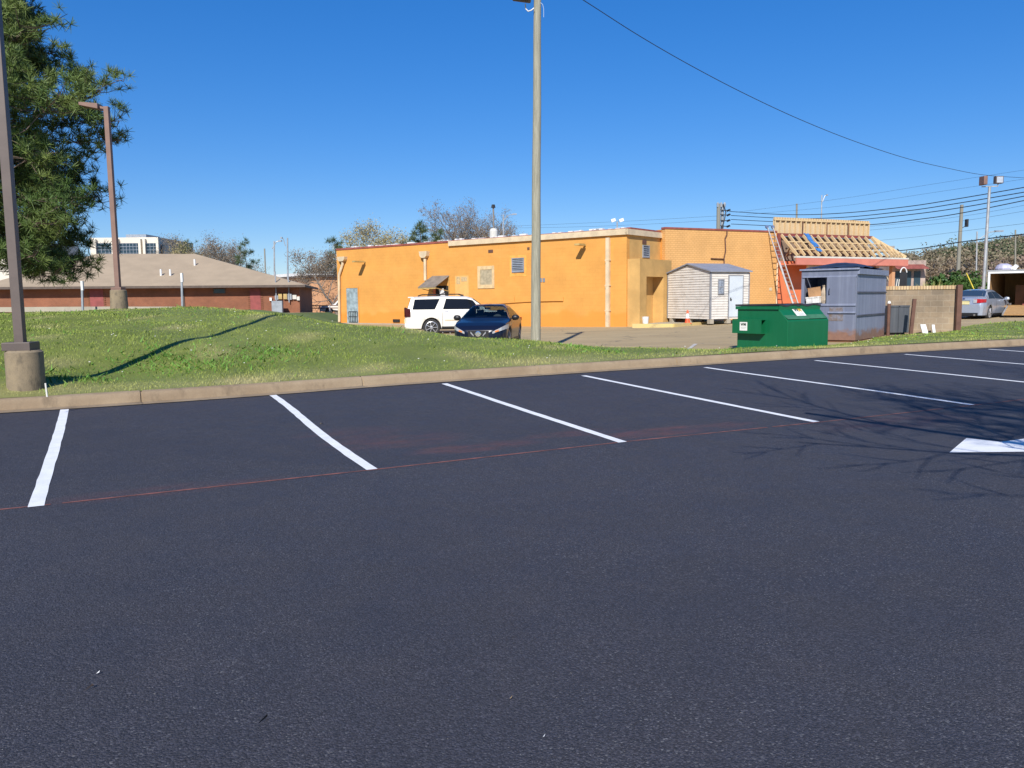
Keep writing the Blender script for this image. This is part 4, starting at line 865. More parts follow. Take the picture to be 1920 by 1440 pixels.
# ---------------------------------------------------------------- vehicles
def car(name, lbl, loc, yaw, sp, paint):
    # sp: L, top=[(x,z)], belt=[(x,z)], plan=[(x,w)], wr roof half width, sill, axles, wr_ wheel radius, wx windows
    t = thing(name, lbl, sp.get('cat', 'car'), loc, yaw)
    L_ = sp['L']; hx = L_/2; I = lambda tab, x: np.interp(x, [q[0] for q in tab], [q[1] for q in tab])
    zr = max(q[1] for q in sp['top']); wrad = sp['wrad']; ax = sp['axles']; ar = wrad+.055
    def sect(x):
        w_ = I(sp['plan'], x); zt = I(sp['top'], x); zb_ = min(I(sp['belt'], x), zt-.03); zs = sp['sill']
        for a in ax:
            d = abs(x-a)
            if d < ar: zs = max(zs, wrad+math.sqrt(ar*ar-d*d))
        zs0 = zs; zm = max(zs+.02, (sp['sill']+zb_)/2); f = min(1, max(0, (zt-zb_)/(zr-zb_)))
        wt = w_*.93*(1-f)+sp['wr']*f; e = .03+.05*f
        return [(w_*.965, zs0), (w_, max(zm, zs0+.015)), (w_*.995, max(zb_-.09, zs0+.02)), (w_*.955, max(zb_, zs0+.03)), (wt, zt-e), (wt*.84, zt-e*.22), (0, zt)]
    def Sx(x, v):
        s_ = sect(x); i = min(5, max(0, int(v))); k = v-i; return s_[i][0]*(1-k)+s_[i+1][0]*k, s_[i][1]*(1-k)+s_[i+1][1]*k
    xs_ = sorted(set([round(-hx+L_*i/96, 4) for i in range(97)]+[q[0] for q in sp['top']]))
    mb = MB(); rows = []
    for x in xs_:
        s_ = sect(x); rows.append([(x, a, b) for a, b in s_]+[(x, -a, b) for a, b in s_[-2::-1]])
    n = len(rows[0]); vs = [v for r_ in rows for v in r_]
    fs = [(i*n+k, (i+1)*n+k, (i+1)*n+k+1, i*n+k+1) for i in range(len(rows)-1) for k in range(n-1)]
    if sp.get('open'):
        (a0, a1), (b0, b1) = sp['screen'], sp['rearglass']
        cx_ = lambda f: sum(vs[i][0] for i in f)/4
        fs = [f for f in fs if not (f[0] % n in (4, 5, 6, 7) and (min(a0,a1)+.06 < cx_(f) < max(a0,a1)-.06 or min(b0,b1)+.06 < cx_(f) < max(b0,b1)-.06))]
    mb.add(vs, [f[::-1] for f in fs]); mb.add(rows[0], [tuple(range(n))]); mb.add(rows[-1], [tuple(range(n-1, -1, -1))])
    mb.build('body', paint, t, smooth=32)
    MB().box((-hx+.25, -sp['plan'][len(sp['plan'])//2][1]+.12, sp['sill']-.05), (hx-.25, sp['plan'][len(sp['plan'])//2][1]-.12, sp['sill']+.3)).build('underbody', M['carblack'], t)
    for a in ax: MB().box((a-ar-.03, -.64, sp['sill']), (a+ar+.03, .64, wrad+ar+.04)).build('wheel_well', M['carblack'], t)
    def patch(xf, v0, v1, side, off, m, nm, nu=10, nv=3, par=t):
        mb = MB(); vs = []
        for j in range(nv+1):
            for i in range(nu+1):
                k = j/nv; v = v0+(v1-v0)*k; a, b = xf(k); x = a+(b-a)*i/nu; y, z = Sx(x, v)
                vs.append((x, side*(y+off*(1 if v < 4.2 else .3)), z+(off if v > 3.9 else 0)))
        fs = [(j*(nu+1)+i, j*(nu+1)+i+1, (j+1)*(nu+1)+i+1, (j+1)*(nu+1)+i) for j in range(nv) for i in range(nu)]
        mb.add(vs, fs if side < 0 else [f[::-1] for f in fs]); return mb.build(nm, m, par, smooth=40)
    def toppatch(x0b, x1t, v0, m, nm, off=.012):       # windscreen / rear window over both halves
        mb = MB(); vs = []; nu, nv = 8, 8
        for i in range(nu+1):
            x = x0b+(x1t-x0b)*i/nu
            for j in range(-nv, nv+1):
                v = 6-(6-v0)*abs(j)/nv; y, z = Sx(x, v); vs.append((x+(off if x0b > x1t else -off)*.7, (y if j > 0 else -y), z+off))
        k = 2*nv+1; fs = [(i*k+j, i*k+j+1, (i+1)*k+j+1, (i+1)*k+j) for i in range(nu) for j in range(2*nv)]
        mb.add(vs, fs if x0b < x1t else [f[::-1] for f in fs]); return mb.build(nm, m, t, smooth=60)
    G = sp.get('glass', M['glass'])
    vq = 4.0 if sp.get('open') else 4.25
    toppatch(*sp['screen'], vq, G, 'windscreen'); toppatch(*sp['rearglass'], vq, G, 'rear_window')
    for side in (-1, 1):
        for (b0, b1, t0, t1) in sp['windows']: patch(lambda k, q=(b0,b1,t0,t1): (q[0]+(q[2]-q[0])*k, q[1]+(q[3]-q[1])*k), 3.1, 3.9, side, .012, G, 'side_window')
        for a in sp.get('seams', []): patch(lambda k, a=a: (a-.008, a+.008), .15, 3.0, side, .004, M['carblack'], 'door_seam', 1, 6)
        for a, v in sp.get('handles', []): patch(lambda k, a=a: (a-.1, a+.1), v, v+.18, side, .03, sp.get('hm', M['chrome']), 'door_handle', 3, 1)
        if 'trim' in sp: patch(lambda k: sp['trim'][:2], sp['trim'][2], sp['trim'][2]+.12, side, .012, sp.get('tm', M['offwhite']), 'door_trim', 14, 1)
        patch(lambda k: (ax[1]+ar+.02, ax[0]-ar-.02), 0.0, .22, side, .01, M['carblack'], 'sill', 8, 1)
        mx, mz, my = sp['mirror']
        MB().lathe([(.03,-.13),(.085,-.08),(.1,0),(.085,.08),(.03,.12)], 10, Matrix.Translation((mx, side*(my+.13), mz)) @ Matrix.Rotation(R(90), 4, 'X') @ Matrix.Scale(.8, 4, (1,0,0))).bar((mx, side*(my-.06), mz-.05), (mx, side*(my+.1), mz-.02), .05, .05).build('wing_mirror', sp.get('mm', M['carblack']), t, smooth=50)
        for a in ax:
            yw = I(sp['plan'], a)-.02; c_ = Matrix.Translation((a, side*(yw-.11), wrad)) @ Matrix.Rotation(R(-90*side), 4, 'X')
            w_ = MB().lathe([(wrad*.66,-.1),(wrad*.93,-.11),(wrad,-.07),(wrad,.07),(wrad*.93,.115),(wrad*.72,.105),(wrad*.70,.06)], 28, c_).build('wheel', M['rubber'], t, smooth=40)
            mb = MB(); mb.lathe([(wrad*.72,.02),(wrad*.72,.1),(wrad*.655,.108),(wrad*.64,.05)], 28, c_)
            ns = sp.get('spokes', 5)
            for k in range(ns):
                q = 2*math.pi*k/ns; mb.bar(c_ @ Vector((.03*math.cos(q),.03*math.sin(q),.095)), c_ @ Vector((wrad*.68*math.cos(q),wrad*.68*math.sin(q),.085)), .09*wrad/.36, .03)
            mb.lathe([(.075,.06),(.075,.11),(.05,.118)], 12, c_); mb.build('rim', M['rim'], w_, smooth=40)
            MB().lathe([(wrad*.68,.0),(wrad*.68,.03)], 24, c_).build('brake_well', M['carblack'], w_)
    def endx(y, front, z=0):
        tab = sorted([(q[1], q[0]) for q in sp['plan'] if (q[0] > 0) == front and abs(q[0]) > hx-1.0], key=lambda q: q[0]); return np.interp(abs(y), [q[0] for q in tab], [q[1] for q in tab])
    def end(y0, y1, zb0, zb1, zt0, zt1, front, m, nm, off=.014, n_=8):
        mb = MB(); vs = []; s_ = 1 if front else -1
        for i in range(n_+1):
            k = i/n_; y = y0+(y1-y0)*k; x = endx(y, front)+s_*off
            ya = y*(1+ (off/.9 if abs(y) > .6 else 0)); vs += [(x, ya, zb0+(zb1-zb0)*k), (x, ya, zt0+(zt1-zt0)*k), (x-s_*.03, ya, zb0+(zb1-zb0)*k), (x-s_*.03, ya, zt0+(zt1-zt0)*k)]
        fs = []
        for i in range(n_): b = 4*i; fs += [(b, b+4, b+5, b+1), (b+2, b+3, b+7, b+6), (b+1, b+5, b+7, b+3), (b, b+2, b+6, b+4)]
        fs += [(0,1,3,2), (4*n_, 4*n_+2, 4*n_+3, 4*n_+1)]
        mb.add(vs, fs); return mb.build(nm, m, t, smooth=30)
    return t, end, patch, Sx, endx

# white sport utility vehicle, side on
su = dict(L=5.14, cat='suv', top=[(-2.57,.98),(-2.52,1.12),(-2.28,1.82),(-2.1,1.87),(-.6,1.90),(.35,1.87),(.62,1.80),(1.32,1.28),(1.45,1.20),(2.2,1.14),(2.5,1.05),(2.57,.85)],
    belt=[(-2.57,.95),(-2.4,1.20),(1.3,1.20),(2.57,1.02)], plan=[(-2.57,.86),(-2.5,.96),(-2.2,1.0),(0,1.0),(1.9,1.0),(2.3,.94),(2.5,.84),(2.57,.7)], wr=.80, sill=.36, axles=(1.62,-1.33), wrad=.405,
    screen=(1.28,.66), rearglass=(-2.46,-2.3), windows=[(-2.22,-1.16,-2.10,-.92),(-.78,.28,-.62,.27),(.281,1.16,.271,.66)], seams=[-.8,.31,1.22], handles=[(-.62,2.35),(.52,2.35)], trim=(-.7,1.15,.85), tm=M['cream'], mirror=(1.02,1.26,1.0), mm=M['carwhite'], spokes=7)
ps = P(757, 620, 39.3); yw_ = R(6); c0 = Vector((ps.x+2.57*math.cos(yw_)+.1, 39.3+2.57*math.sin(yw_), 0)); 
t, end, patch, Sx, ex = car('parked_suv', 'white sport utility vehicle parked side-on before the yellow wall', c0, yw_, su, M['carwhite'])
t.location.z = -.1
for s_ in (-1, 1):
    end(.80*s_, .985*s_, .92, .92, 1.36, 1.30, False, M['taildark'], 'tail_lamp', .03)
    MB().tube([(-1.95, .74*s_, 1.9), (-1.75, .74*s_, 1.955), (.0, .74*s_, 1.97), (.2, .74*s_, 1.91)], .022, 6).build('roof_rail', M['carblack'], t)
    end(.55*s_, .88*s_, .85, .85, 1.02, 1.0, True, M['lamp'], 'headlight', .02)
MB().box((-2.62,-.55,.62),(-2.55,.55,.80)).build('rear_plate', M['plate'], t); MB().box((-2.6,-.9,.42),(-2.4,.9,.62)).build('bumper', M['carwhite'], t, bevel=.04)
MB().box((-2.42,-.7,1.80),(-2.15,.7,1.86)).build('spoiler', M['carwhite'], t, bevel=.02); MB().box((.1,-.03,1.88),(.25,.03,1.95)).build('roof_fin', M['carblack'], t)

# dark blue sedan, nose towards the viewer
bs = dict(open=1, L=4.85, top=[(-2.42,.80),(-2.38,1.0),(-1.9,1.06),(-1.55,1.12),(-.75,1.41),(-.2,1.455),(.25,1.42),(1.18,.985),(1.3,.95),(1.9,.86),(2.2,.76),(2.36,.64),(2.42,.52)],
    belt=[(-2.42,.85),(-1.6,.96),(1.1,.93),(2.0,.80),(2.42,.5)], plan=[(-2.42,.68),(-2.3,.82),(-1.8,.91),(0,.92),(1.6,.91),(2.0,.87),(2.25,.74),(2.38,.5),(2.42,.3)], wr=.58, sill=.2, axles=(1.42,-1.38), wrad=.335,
    screen=(1.14,.30), rearglass=(-1.5,-.8), windows=[(-1.35,-.42,-.95,-.38),(-.34,.98,-.32,.36)], seams=[-.38,.95], handles=[(-.6,2.5),(.3,2.5)], hm=M['carblue'], mirror=(.82,.99,.88), glass=m_clear())
pf = P(897, 640, 26.3); yw_ = R(-90-7.5); hd = Vector((math.cos(yw_), math.sin(yw_), 0)); c0 = Vector((pf.x, 26.3, 0))-hd*2.42
t, end, patch, Sx, ex = car('parked_car', 'dark blue sedan parked nose towards the grass bank', c0, yw_, bs, M['carblue'])
for s_ in (-1, 1):
    end(.46*s_, .89*s_, .50, .66, .565, .80, True, M['lamp'], 'headlight', .018)
    end(.54*s_, .64*s_, .545, .58, .585, .63, True, M['amber'], 'indicator', .03, 3)
    end(.15*s_, .25*s_, .42, .52, .46, .58, True, M['rim'], 'grille_trim', .035, 3)
    end(.5*s_, .88*s_, .78, .82, .92, .93, False, M['tail'], 'tail_lamp', .02)
end(-.34, .34, .28, .28, .60, .60, True, M['carblack'], 'grille', .02)
end(-.7, .7, .2, .2, .3, .3, True, M['carblack'], 'lower_intake', .01)
MB().lathe([(.078,0),(.09,.008),(.09,.02),(.066,.024)], 24, Matrix.Translation((2.455,0,.50)) @ Matrix.Rotation(R(90),4,'Y')).box((2.46,-.105,.483),(2.482,.105,.517)).build('emblem', M['chrome'], t)
MB().box((2.44,-.15,.27),(2.452,.15,.36)).build('front_plate', M['white'], t)
for s_ in (-1, 1): MB().box((-.25,s_*.36-.22,.6),(-.1,s_*.36+.22,1.05)).box((-.23,s_*.36-.12,1.06),(-.12,s_*.36+.12,1.24)).build('seat', mat('grey_seat', (.03,.03,.033)), t)
MB().box((.75,-.7,.7),(1.25,.7,.93)).build('dashboard', M['carblack'], t, bevel=.05)
MB().lathe([(.17,-.012),(.19,0),(.17,.012)], 20, Matrix.Translation((.62,.36,.94)) @ Matrix.Rotation(R(65),4,'Y')).build('steering_wheel', M['carblack'], t)
MB().box((.42,-.1,1.27),(.45,.1,1.33)).build('rear_view_mirror', M['carblack'], t)

# silver sedan on the right, seen from behind
ss = dict(L=4.58, top=[(-2.29,.74),(-2.25,1.03),(-2.1,1.09),(-1.72,1.12),(-.95,1.42),(-.3,1.475),(.2,1.44),(1.05,1.02),(1.2,.98),(1.9,.88),(2.2,.72),(2.29,.55)],
    belt=[(-2.29,.95),(-1.6,.99),(1.0,.94),(2.29,.6)], plan=[(-2.29,.72),(-2.2,.83),(-1.9,.885),(0,.885),(1.5,.885),(2.0,.82),(2.2,.66),(2.29,.45)], wr=.56, sill=.22, axles=(1.33,-1.3), wrad=.325,
    screen=(1.0,.26), rearglass=(-1.68,-.98), windows=[(-1.45,-.5,-1.05,-.46),(-.42,.86,-.4,.32)], seams=[-.46,.88], handles=[(-.65,2.5),(.25,2.5)], hm=M['carsilver'], mirror=(.72,.99,.86), mm=M['carsilver'], glass=glass('blue_tinted_glass', (.03,.05,.08), .06))
pr = P(1845, 600, 38.6); yw_ = R(90-47); hd = Vector((math.cos(yw_), math.sin(yw_), 0)); rt_ = Vector((hd.y, -hd.x, 0)); c0 = Vector((pr.x, pr.y, 0))+hd*2.1-rt_*.86
t, end, patch, Sx, ex = car('parked_car', 'silver sedan seen from behind between the gate post and the trailer', (c0.x, c0.y, pr.z), yw_, ss, M['carsilver'])
for s_ in (-1, 1):
    end(.47*s_, .87*s_, .80, .83, 1.0, .985, False, M['tail'], 'tail_lamp', .02); end(.42*s_, .58*s_, .80, .82, .97, .98, False, M['lamp'], 'reverse_lamp', .026, 3)
    end(.5*s_, .86*s_, .6, .62, .74, .76, True, M['lamp'], 'headlight', .02)
    MB().tube([(-2.2,s_*.5,.24),(-2.34,s_*.5,.24)], .05, 10).build('exhaust_pipe', M['chrome'], t)
end(-.62, .62, .2, .2, .34, .34, False, M['carblack'], 'rear_valance', .02); end(-.30, .30, .92, .92, .965, .965, False, M['carsilver'], 'boot_trim', .05)
end(-.25, .25, .74, .74, .90, .90, False, M['plate'], 'licence_plate', .025)
MB().lathe([(.03,0),(.055,.01),(.05,.02)], 16, Matrix.Translation((-2.3,0,1.01)) @ Matrix.Rotation(R(-90),4,'Y') @ Matrix.Scale(.6,4,(1,0,0))).build('emblem', M['WMgreen'] if False else mat('blue_emblem', (.02,.04,.14), .3), t)

# box trailer with its ramp down
TP = P(1849, 590, 41.0); FT = frame((TP.x, TP.y, TP.z), (.77, -.64)); tw, th_, tln = 2.35, 2.16, 4.6; z0 = .42
tr = thing('box_trailer', 'white enclosed trailer standing open at the back with plywood-lined inside', 'trailer', FT.translation); tr.rotation_euler = (0,0,math.atan2(-.64,.77))
MB().box((0,0,z0),(.09,.06,th_)).box((tw-.09,0,z0),(tw,.06,th_)).box((.091,0,th_-.11),(tw-.091,.06,th_-.001)).build('rear_frame', M['white'], tr)
MB().box((0,.062,z0),(.04,tln,th_)).box((tw-.04,.062,z0),(tw,tln,th_)).box((.04,tln-.04,z0),(tw-.04,tln,th_)).build('shell', M['white'], tr)
MB().box((-.03,-.02,th_+.002),(tw+.03,tln,th_+.06)).build('roof', M['greyiron'], tr)
ply = m_wood('plywood_lining', (.42,.25,.10), (.34,.19,.075), (3,3,.6)); MB().box((.042,.065,z0+.05),(.06,tln-.06,th_-.05)).box((tw-.06,.065,z0+.05),(tw-.042,tln-.06,th_-.05)).box((.06,tln-.06,z0+.05),(tw-.06,tln-.042,th_-.05)).build('plywood_lining', ply, tr)
MB().box((.06,.06,z0-.05),(tw-.06,tln-.06,z0+.04)).build('floor', ply, tr)
MB().box((.1,.02,z0-.28),(tw-.1,tln,z0-.051)).build('chassis', M['carblack'], tr)
rmp = MB().box((.95,-.05,-.02),(tw-.1,.0,.0), Matrix.Translation((0,-.05,z0))).add([(.95,-.07,z0+.0),(tw-.1,-.07,z0),(tw-.1,-1.3,.06),(.95,-1.3,.06),(.95,-.07,z0-.06),(tw-.1,-.07,z0-.06),(tw-.1,-1.3,.0),(.95,-1.3,.0)], [(0,3,2,1),(4,5,6,7),(0,1,5,4),(1,2,6,5),(2,3,7,6),(3,0,4,7)]).build('ramp', ply, tr)
MB().bar((.92,-.07,z0),(.92,-1.32,.03),.07,.08).bar((tw-.08,-.07,z0),(tw-.08,-1.32,.03),.07,.08).build('ramp_frame', M['greyiron'], rmp)
for s_ in (0, 1):
    for yy in (2.4, 3.3): MB().lathe([(.2,-.1),(.34,-.1),(.34,.1),(.2,.1)], 18, Matrix.Translation((-.02 if s_ == 0 else tw+.02, yy, .34)) @ Matrix.Rotation(R(90),4,'Y')).build('wheel', M['rubber'], tr)
inF = FT
def on_trailer(name, lbl, cat, mb, m, loc): return tag(mb.build(name, m, None, FT @ Matrix.Translation(loc)), lbl, cat)
on_trailer('plywood_sheet', 'brown board standing upright inside the open trailer', 'board', MB().box((0,0,0),(1.0,.03,1.0)), mat('dark_board', (.2,.1,.05), .8, 0, .2, 2), (.95,1.9,z0+.05))
on_trailer('tarp_bundle', 'pale purple tarpaulin bundle lying on the trailer roof', 'tarp', MB().lathe([(.35,0),(.4,.08),(.33,.24),(.16,.33)], 12), M['tarpw'], (.55,.75,th_+.06))
on_trailer('roof_vent', 'white folded vent lid standing up on the trailer roof', 'vent', MB().bar((0,0,0),(.05,0,.26),.06,.12).bar((.05,0,.2),(-.16,0,.06),.05,.12).bar((.0,0,0),(.15,0,.2),.04,.06), M['white'], (1.05,.6,th_+.06))
on_trailer('push_broom', 'red-handled tool leaning at the edge of the trailer ramp', 'tool', MB().tube([(0,0,0),(.32,.15,.95)],.02,6).box((-.1,-.04,-.02),(.1,.04,.05)), M['redcap'], (1.6,.3,z0+.07))

# far pale vehicle beside the corner of the yellow building
vn = dict(L=5.4, cat='truck', top=[(-2.7,1.0),(-2.65,1.1),(-.6,1.12),(-.55,1.2),(-.4,1.85),(.3,1.92),(.6,1.88),(1.2,1.2),(1.35,1.12),(2.5,1.02),(2.7,.8)], belt=[(-2.7,1.05),(1.3,1.12),(2.7,.95)], plan=[(-2.7,.9),(-2.6,.98),(0,1.0),(2.2,.97),(2.6,.85),(2.7,.7)], wr=.8, sill=.4, axles=(1.75,-1.6), wrad=.39,
    screen=(1.17,.64), rearglass=(-.56,-.42), windows=[(-.35,.3,-.3,.3),(.36,1.05,.36,.6)], seams=[.33], handles=[], mirror=(.95,1.25,1.0), mm=M['white'])
pv = P(610, 583, 92); car('pickup_truck', 'white pickup truck partly hidden by the far corner of the yellow building', (pv.x+2.2, 92, .05), R(195), vn, M['carwhite'])

# ---------------------------------------------------------------- poles, lamps, wires
def cyl(mb, r, z0, z1, n=20): return mb.lathe([(r-.02,z0),(r,z0+.02),(r,z1-.03),(r-.03,z1)], n)
b = PBASE; pole = thing('light_pole', 'near brown square light pole on a stained round concrete base at the kerb', 'light pole', (b.x, b.y, b.z-.0)); hb = P(46, 658, _pb.y).z-pole.location.z
cyl(MB(), .247, -.3, hb, 32).build('concrete_base', M['conc'], pole, Matrix.Translation((.035, 0, 0)), smooth=40)
MB().box((-.19,-.17,hb-.005),(.19,.17,hb+.115)).build('base_cover', M['bronze'], pole, bevel=.008)
MB().bar((0,0,hb+.1),(-.02,.0,8.6),.125,.125,(0,1,0)).build('shaft', M['bronze'], pole, bevel=.006)
MB().bar((-.02,.05,8.55),(-.02,.75,8.6),.07,.07).box((-.2,.7,8.5),(.16,1.35,8.68)).build('lamp_head', M['bronze'], pole)
pole.rotation_euler = (0,0,R(8))
b = P(224, 580, 27.0); p2 = thing('light_pole', 'far faded brown light pole with one flat lamp head at the top of the bank', 'light pole', b); sc_ = 27/1520
MB().lathe([(.27,-.4),(.28,.0),(.255,.62),(.23,.64)], 24).build('concrete_base', M['conc'], p2, smooth=40)
MB().box((-.17,-.17,.63),(.17,.17,.73)).build('base_cover', M['bronze_light'], p2, bevel=.01)
h2 = P(204, 200, 27).z-b.z; lx = -.02
MB().bar((0,0,.7),(lx,0,h2),.15,.15,(0,1,0)).build('shaft', M['bronze_light'], p2, bevel=.008)
MB().bar((lx,0,h2-.06),(lx-.24,-.05,h2-.02),.07,.07).build('arm', M['bronze_light'], p2)
MB().prism([(0,-.10),(-.6,.02),(-.6,.12),(0,.07)], -.2, .2, Matrix.Translation((lx-.2,0,h2))).build('lamp_head', M['bronze_light'], p2, bevel=.01)

b = P(1004, 640, 24.0); zt = P(1007, -56, 24.0).z; up_ = thing('utility_pole', 'tall bare grey-green wooden pole at the edge of the old lot', 'utility pole', (b.x, b.y, 0)); topx = P(1008, -56, 24.0).x-b.x
mb = MB(); rr = random.Random(11); pts = [(topx*k/12+rr.uniform(-.006,.006), rr.uniform(-.006,.006), zt*k/12) for k in range(13)]; mb.tube(pts, [.148-.046*k/12 for k in range(13)], 18)
mb.build('shaft', M['pole'], up_, smooth=60)
zf = P(985, 2, 24).z; xf = P(985, 0, 24).x-b.x
fl = MB().box((-.33,-.2,-.16),(.2,.08,.24)).build('floodlight', M['bronze'], up_, Matrix.Translation((xf-.03,-.22,zf+.05)) @ Matrix.Rotation(R(8),4,'Y') @ Matrix.Rotation(R(-20),4,'X'), bevel=.04)
MB().box((-.02,-.22,-.17),(.08,-.19,.2)).build('clamp', M['tanbox'], fl)
x_ = lambda px, py: (P(px,py,24).x-b.x, -.16, P(px,py,24).z)
MB().tube([x_(985,11), x_(985.5,20), x_(990,25), x_(996,23), x_(1001,19)], .018, 8).build('conduit', M['white'], up_, smooth=60)
MB().tube([x_(1013,9), x_(1017,12), x_(1019,20), x_(1019,36)], .007, 6).build('cable_tail', mat('pale_blue_cable', (.4,.5,.65)), up_)
W0 = Vector((b.x+topx, b.y, zt-.05))

def cable(name, lbl, pts, r, cat='cable', group=None):
    pts = [Vector(p) for p in pts]; q = []
    for i in range(len(pts)-1):                    # Catmull-Rom through the given points
        p0 = pts[max(i-1,0)]; p1 = pts[i]; p2_ = pts[i+1]; p3 = pts[min(i+2,len(pts)-1)]
        for k in range(8):
            s_ = k/8; q.append(.5*((2*p1)+(p2_-p0)*s_+(2*p0-5*p1+4*p2_-p3)*s_*s_+(3*p1-p0-3*p2_+p3)*s_**3))
    q.append(pts[-1]); o = MB().tube(q, r, 6).build(name, M['wire'], None); return tag(o, lbl, cat, group)
def along(px, py, q0, q1):                          # point seen at px, py on the vertical plane through q0 and q1
    d = Vector((q1[0]-q0[0], q1[1]-q0[1], 0)); n = Vector((-d.y, d.x, 0)); return plane_hit(px, py, (q0[0], q0[1], 0), n)
far = P(1965, 336, 62)
cable('overhead_cable', 'long black cable sagging from the tall wooden pole to the far right', [W0]+[along(px, py, W0, far) for px, py in ((1095,1),(1200,68),(1300,125.5),(1400,177.5),(1500,224),(1600,264),(1700,297),(1780,316),(1845,328),(1920,333.5))]+[far], .013, 'cable')

def plain_pole(name, lbl, px, yb, yt, d, r, m, cat, xt=None, zb=None):
    b = P(px, yb, d); tp = P(px if xt is None else xt, yt, d); t = thing(name, lbl, cat, (b.x, b.y, b.z if zb is None else zb)); h = tp.z-t.location.z
    MB().tube([(0,0,0),((tp.x-b.x),0,h)], [r, r*.75], 12).build('shaft', m, t, smooth=60); return t, tp.x-b.x, h
t, lx, h = plain_pole('floodlight_pole', 'slim white metal pole with two square floodlights on a crossbar', 1843, 545, 350, 44, .095, M['greyiron'], 'light pole', 1855.5, .3)
k = 44/1520
MB().bar((lx-.42,0,h),(lx+.38,0,h+.02),.05,.05).build('crossbar', M['greyiron'], t)
MB().box((lx-.45,-.25,h+.05),(lx-.25,.25,h+.5), Matrix.Translation((0,0,.04))).build('floodlight', M['bronze_light'], t, bevel=.03)
f = MB().box((lx+.24,-.14,h+.15),(lx+.66,.12,h+.54)).build('floodlight', M['bronze'], t, bevel=.03); MB().box((lx+.29,-.15,h+.19),(lx+.61,-.141,h+.5)).build('lens', M['lamp'], f); MB().bar((lx+.42,0,h),(lx+.45,0,h+.16),.04,.04).build('yoke', M['greyiron'], t)
MB().box((-.22,-.2,1.15),(-.1,.1,1.7)).build('meter', M['greyiron'], t)
t, lx, h = plain_pole('utility_pole', 'grey wooden utility pole behind the block wall and gate post', 1794, 540, 384, 66, .17, M['pole2'], 'utility pole', 1803.5, .4)
MB().tube([(lx,0,h-1.9),(lx+.45,-.1,h-1.6)],.03,6).box((lx+.35,-.2,h-1.75),(lx+.5,.1,h-1.15)).build('lamp_bracket', M['dark'], t)
for q, nm in (((lx*.4-.1,-.1,h*.45,'c'),'splice_case'),): MB().bar((lx*.3-.9,-.25,h*.36),(lx*.3-.45,-.25,h*.39),.1,.12).build('splice_case', M['dark'], t); MB().bar((lx*.3+.3,-.25,h*.43),(lx*.3+.55,-.25,h*.40),.1,.12).build('splice_case', M['dark'], t)
# transformer pole behind the roof
TPb = P(1352, 432, 74); t = thing('transformer_pole', 'stout wooden pole carrying black insulators behind the yellow roof', 'utility pole', (TPb.x, TPb.y, 0)); zt = P(1352, 381, 74).z
MB().tube([(-.25,0,0),(-.25,0,zt-.05)], .18, 10).build('shaft', M['pole2'], t, smooth=60); MB().tube([(.12,.1,zt-3.2),(.12,.1,zt-.1)], .13, 10).build('riser', M['utilgrey'], t, smooth=60)
for i, zz in enumerate((.35,.75,1.25,1.75)):
    MB().bar((-.1,-.1,zt-zz-.25),(.65,-.15,zt-zz-.35),.07,.07).build('bracket', M['dark'], t); MB().lathe([(.05,-.18),(.12,-.12),(.06,-.06),(.12,0),(.06,.06),(.1,.14)], 10, Matrix.Translation((.62,-.15,zt-zz-.3)) @ Matrix.Rotation(R(70),4,'Y')).build('insulator', M['dark'], t)
MB().tube([(-.1,-.2,zt-2.6),(.2,-.25,zt-1.6),(.35,-.2,zt-.8),(.1,-.2,zt-.1)], .05, 6).build('jumper', M['dark'], t)
for i in range(3): MB().lathe([(.1,0),(.12,.3),(.05,.42)], 10, Matrix.Translation((-.35+.3*i,-.1,zt-.35))).build('cutout', M['utilgrey'], t)
E0 = (TPb.x+.6, TPb.y-.1); E1 = P(1960, 360, 47)
lines = [((1368,396.5),(1480,402.5),(1580,399.5),(1700,387.5),(1800,372),(1925,350.5)),((1371,404),(1480,409.5),(1580,407.5),(1700,395.5),(1800,380.5),(1925,359.5)),((1371,411.5),(1480,416.5),(1580,414),(1700,403),(1800,389.5),(1925,367)),((1371,420),(1500,425),(1627,421.5),(1720,411.5),(1800,400),(1925,375))]
for i, q in enumerate(lines):
    cable('power_line', ('highest','second highest','third','lowest')[i]+' of four thick black wires running from the transformer pole', [along(px, py, E0, E1) for px, py in q], .026, 'power line', 'thick wires from the transformer pole')
for i, (q, d0, d1, lbl) in enumerate((
    (((1440,430),(1627,424.5),(1800,406),(1925,384)), 80, 60, 'thin wire just under the thick black wires'),
    (((1500,442),(1630,431.5),(1800,414.5),(1925,395)), 80, 60, 'faint wire dipping behind the timber parapet'),
    (((1380,398),(1580,372),(1750,345),(1925,318)), 90, 70, 'faint upper wire crossing the sky above the timber roof'),
    (((1400,402),(1580,386),(1750,361),(1925,335)), 90, 70, 'second faint upper wire crossing the sky below the first'),
    (((960,424),(1078,419),(1200,413.5),(1345,405)), 90, 75, 'thin wire above the gutter running left from the transformer pole'),
    (((960,427.5),(1078,425.5),(1200,421),(1345,413)), 90, 75, 'lower thin wire above the gutter running left from the transformer pole'),
    (((1646,451),(1720,444),(1800,434),(1925,418.5)), 75, 55, 'thin wire passing right of the timber parapet'),
    (((1640,474),(1720,466.5),(1800,454),(1925,438.5)), 75, 50, 'thick low wire in front of the wooded hill'),
    (((1700,483),(1770,468),(1850,445),(1868,433)), 85, 75, 'thin wire rising to the street lamp arm on the hill'))):
    cable('service_wire', lbl, [P(px, py, d0+(d1-d0)*k/3) for k, (px, py) in enumerate(q)], (.009 if i != 7 else .035), 'wire')
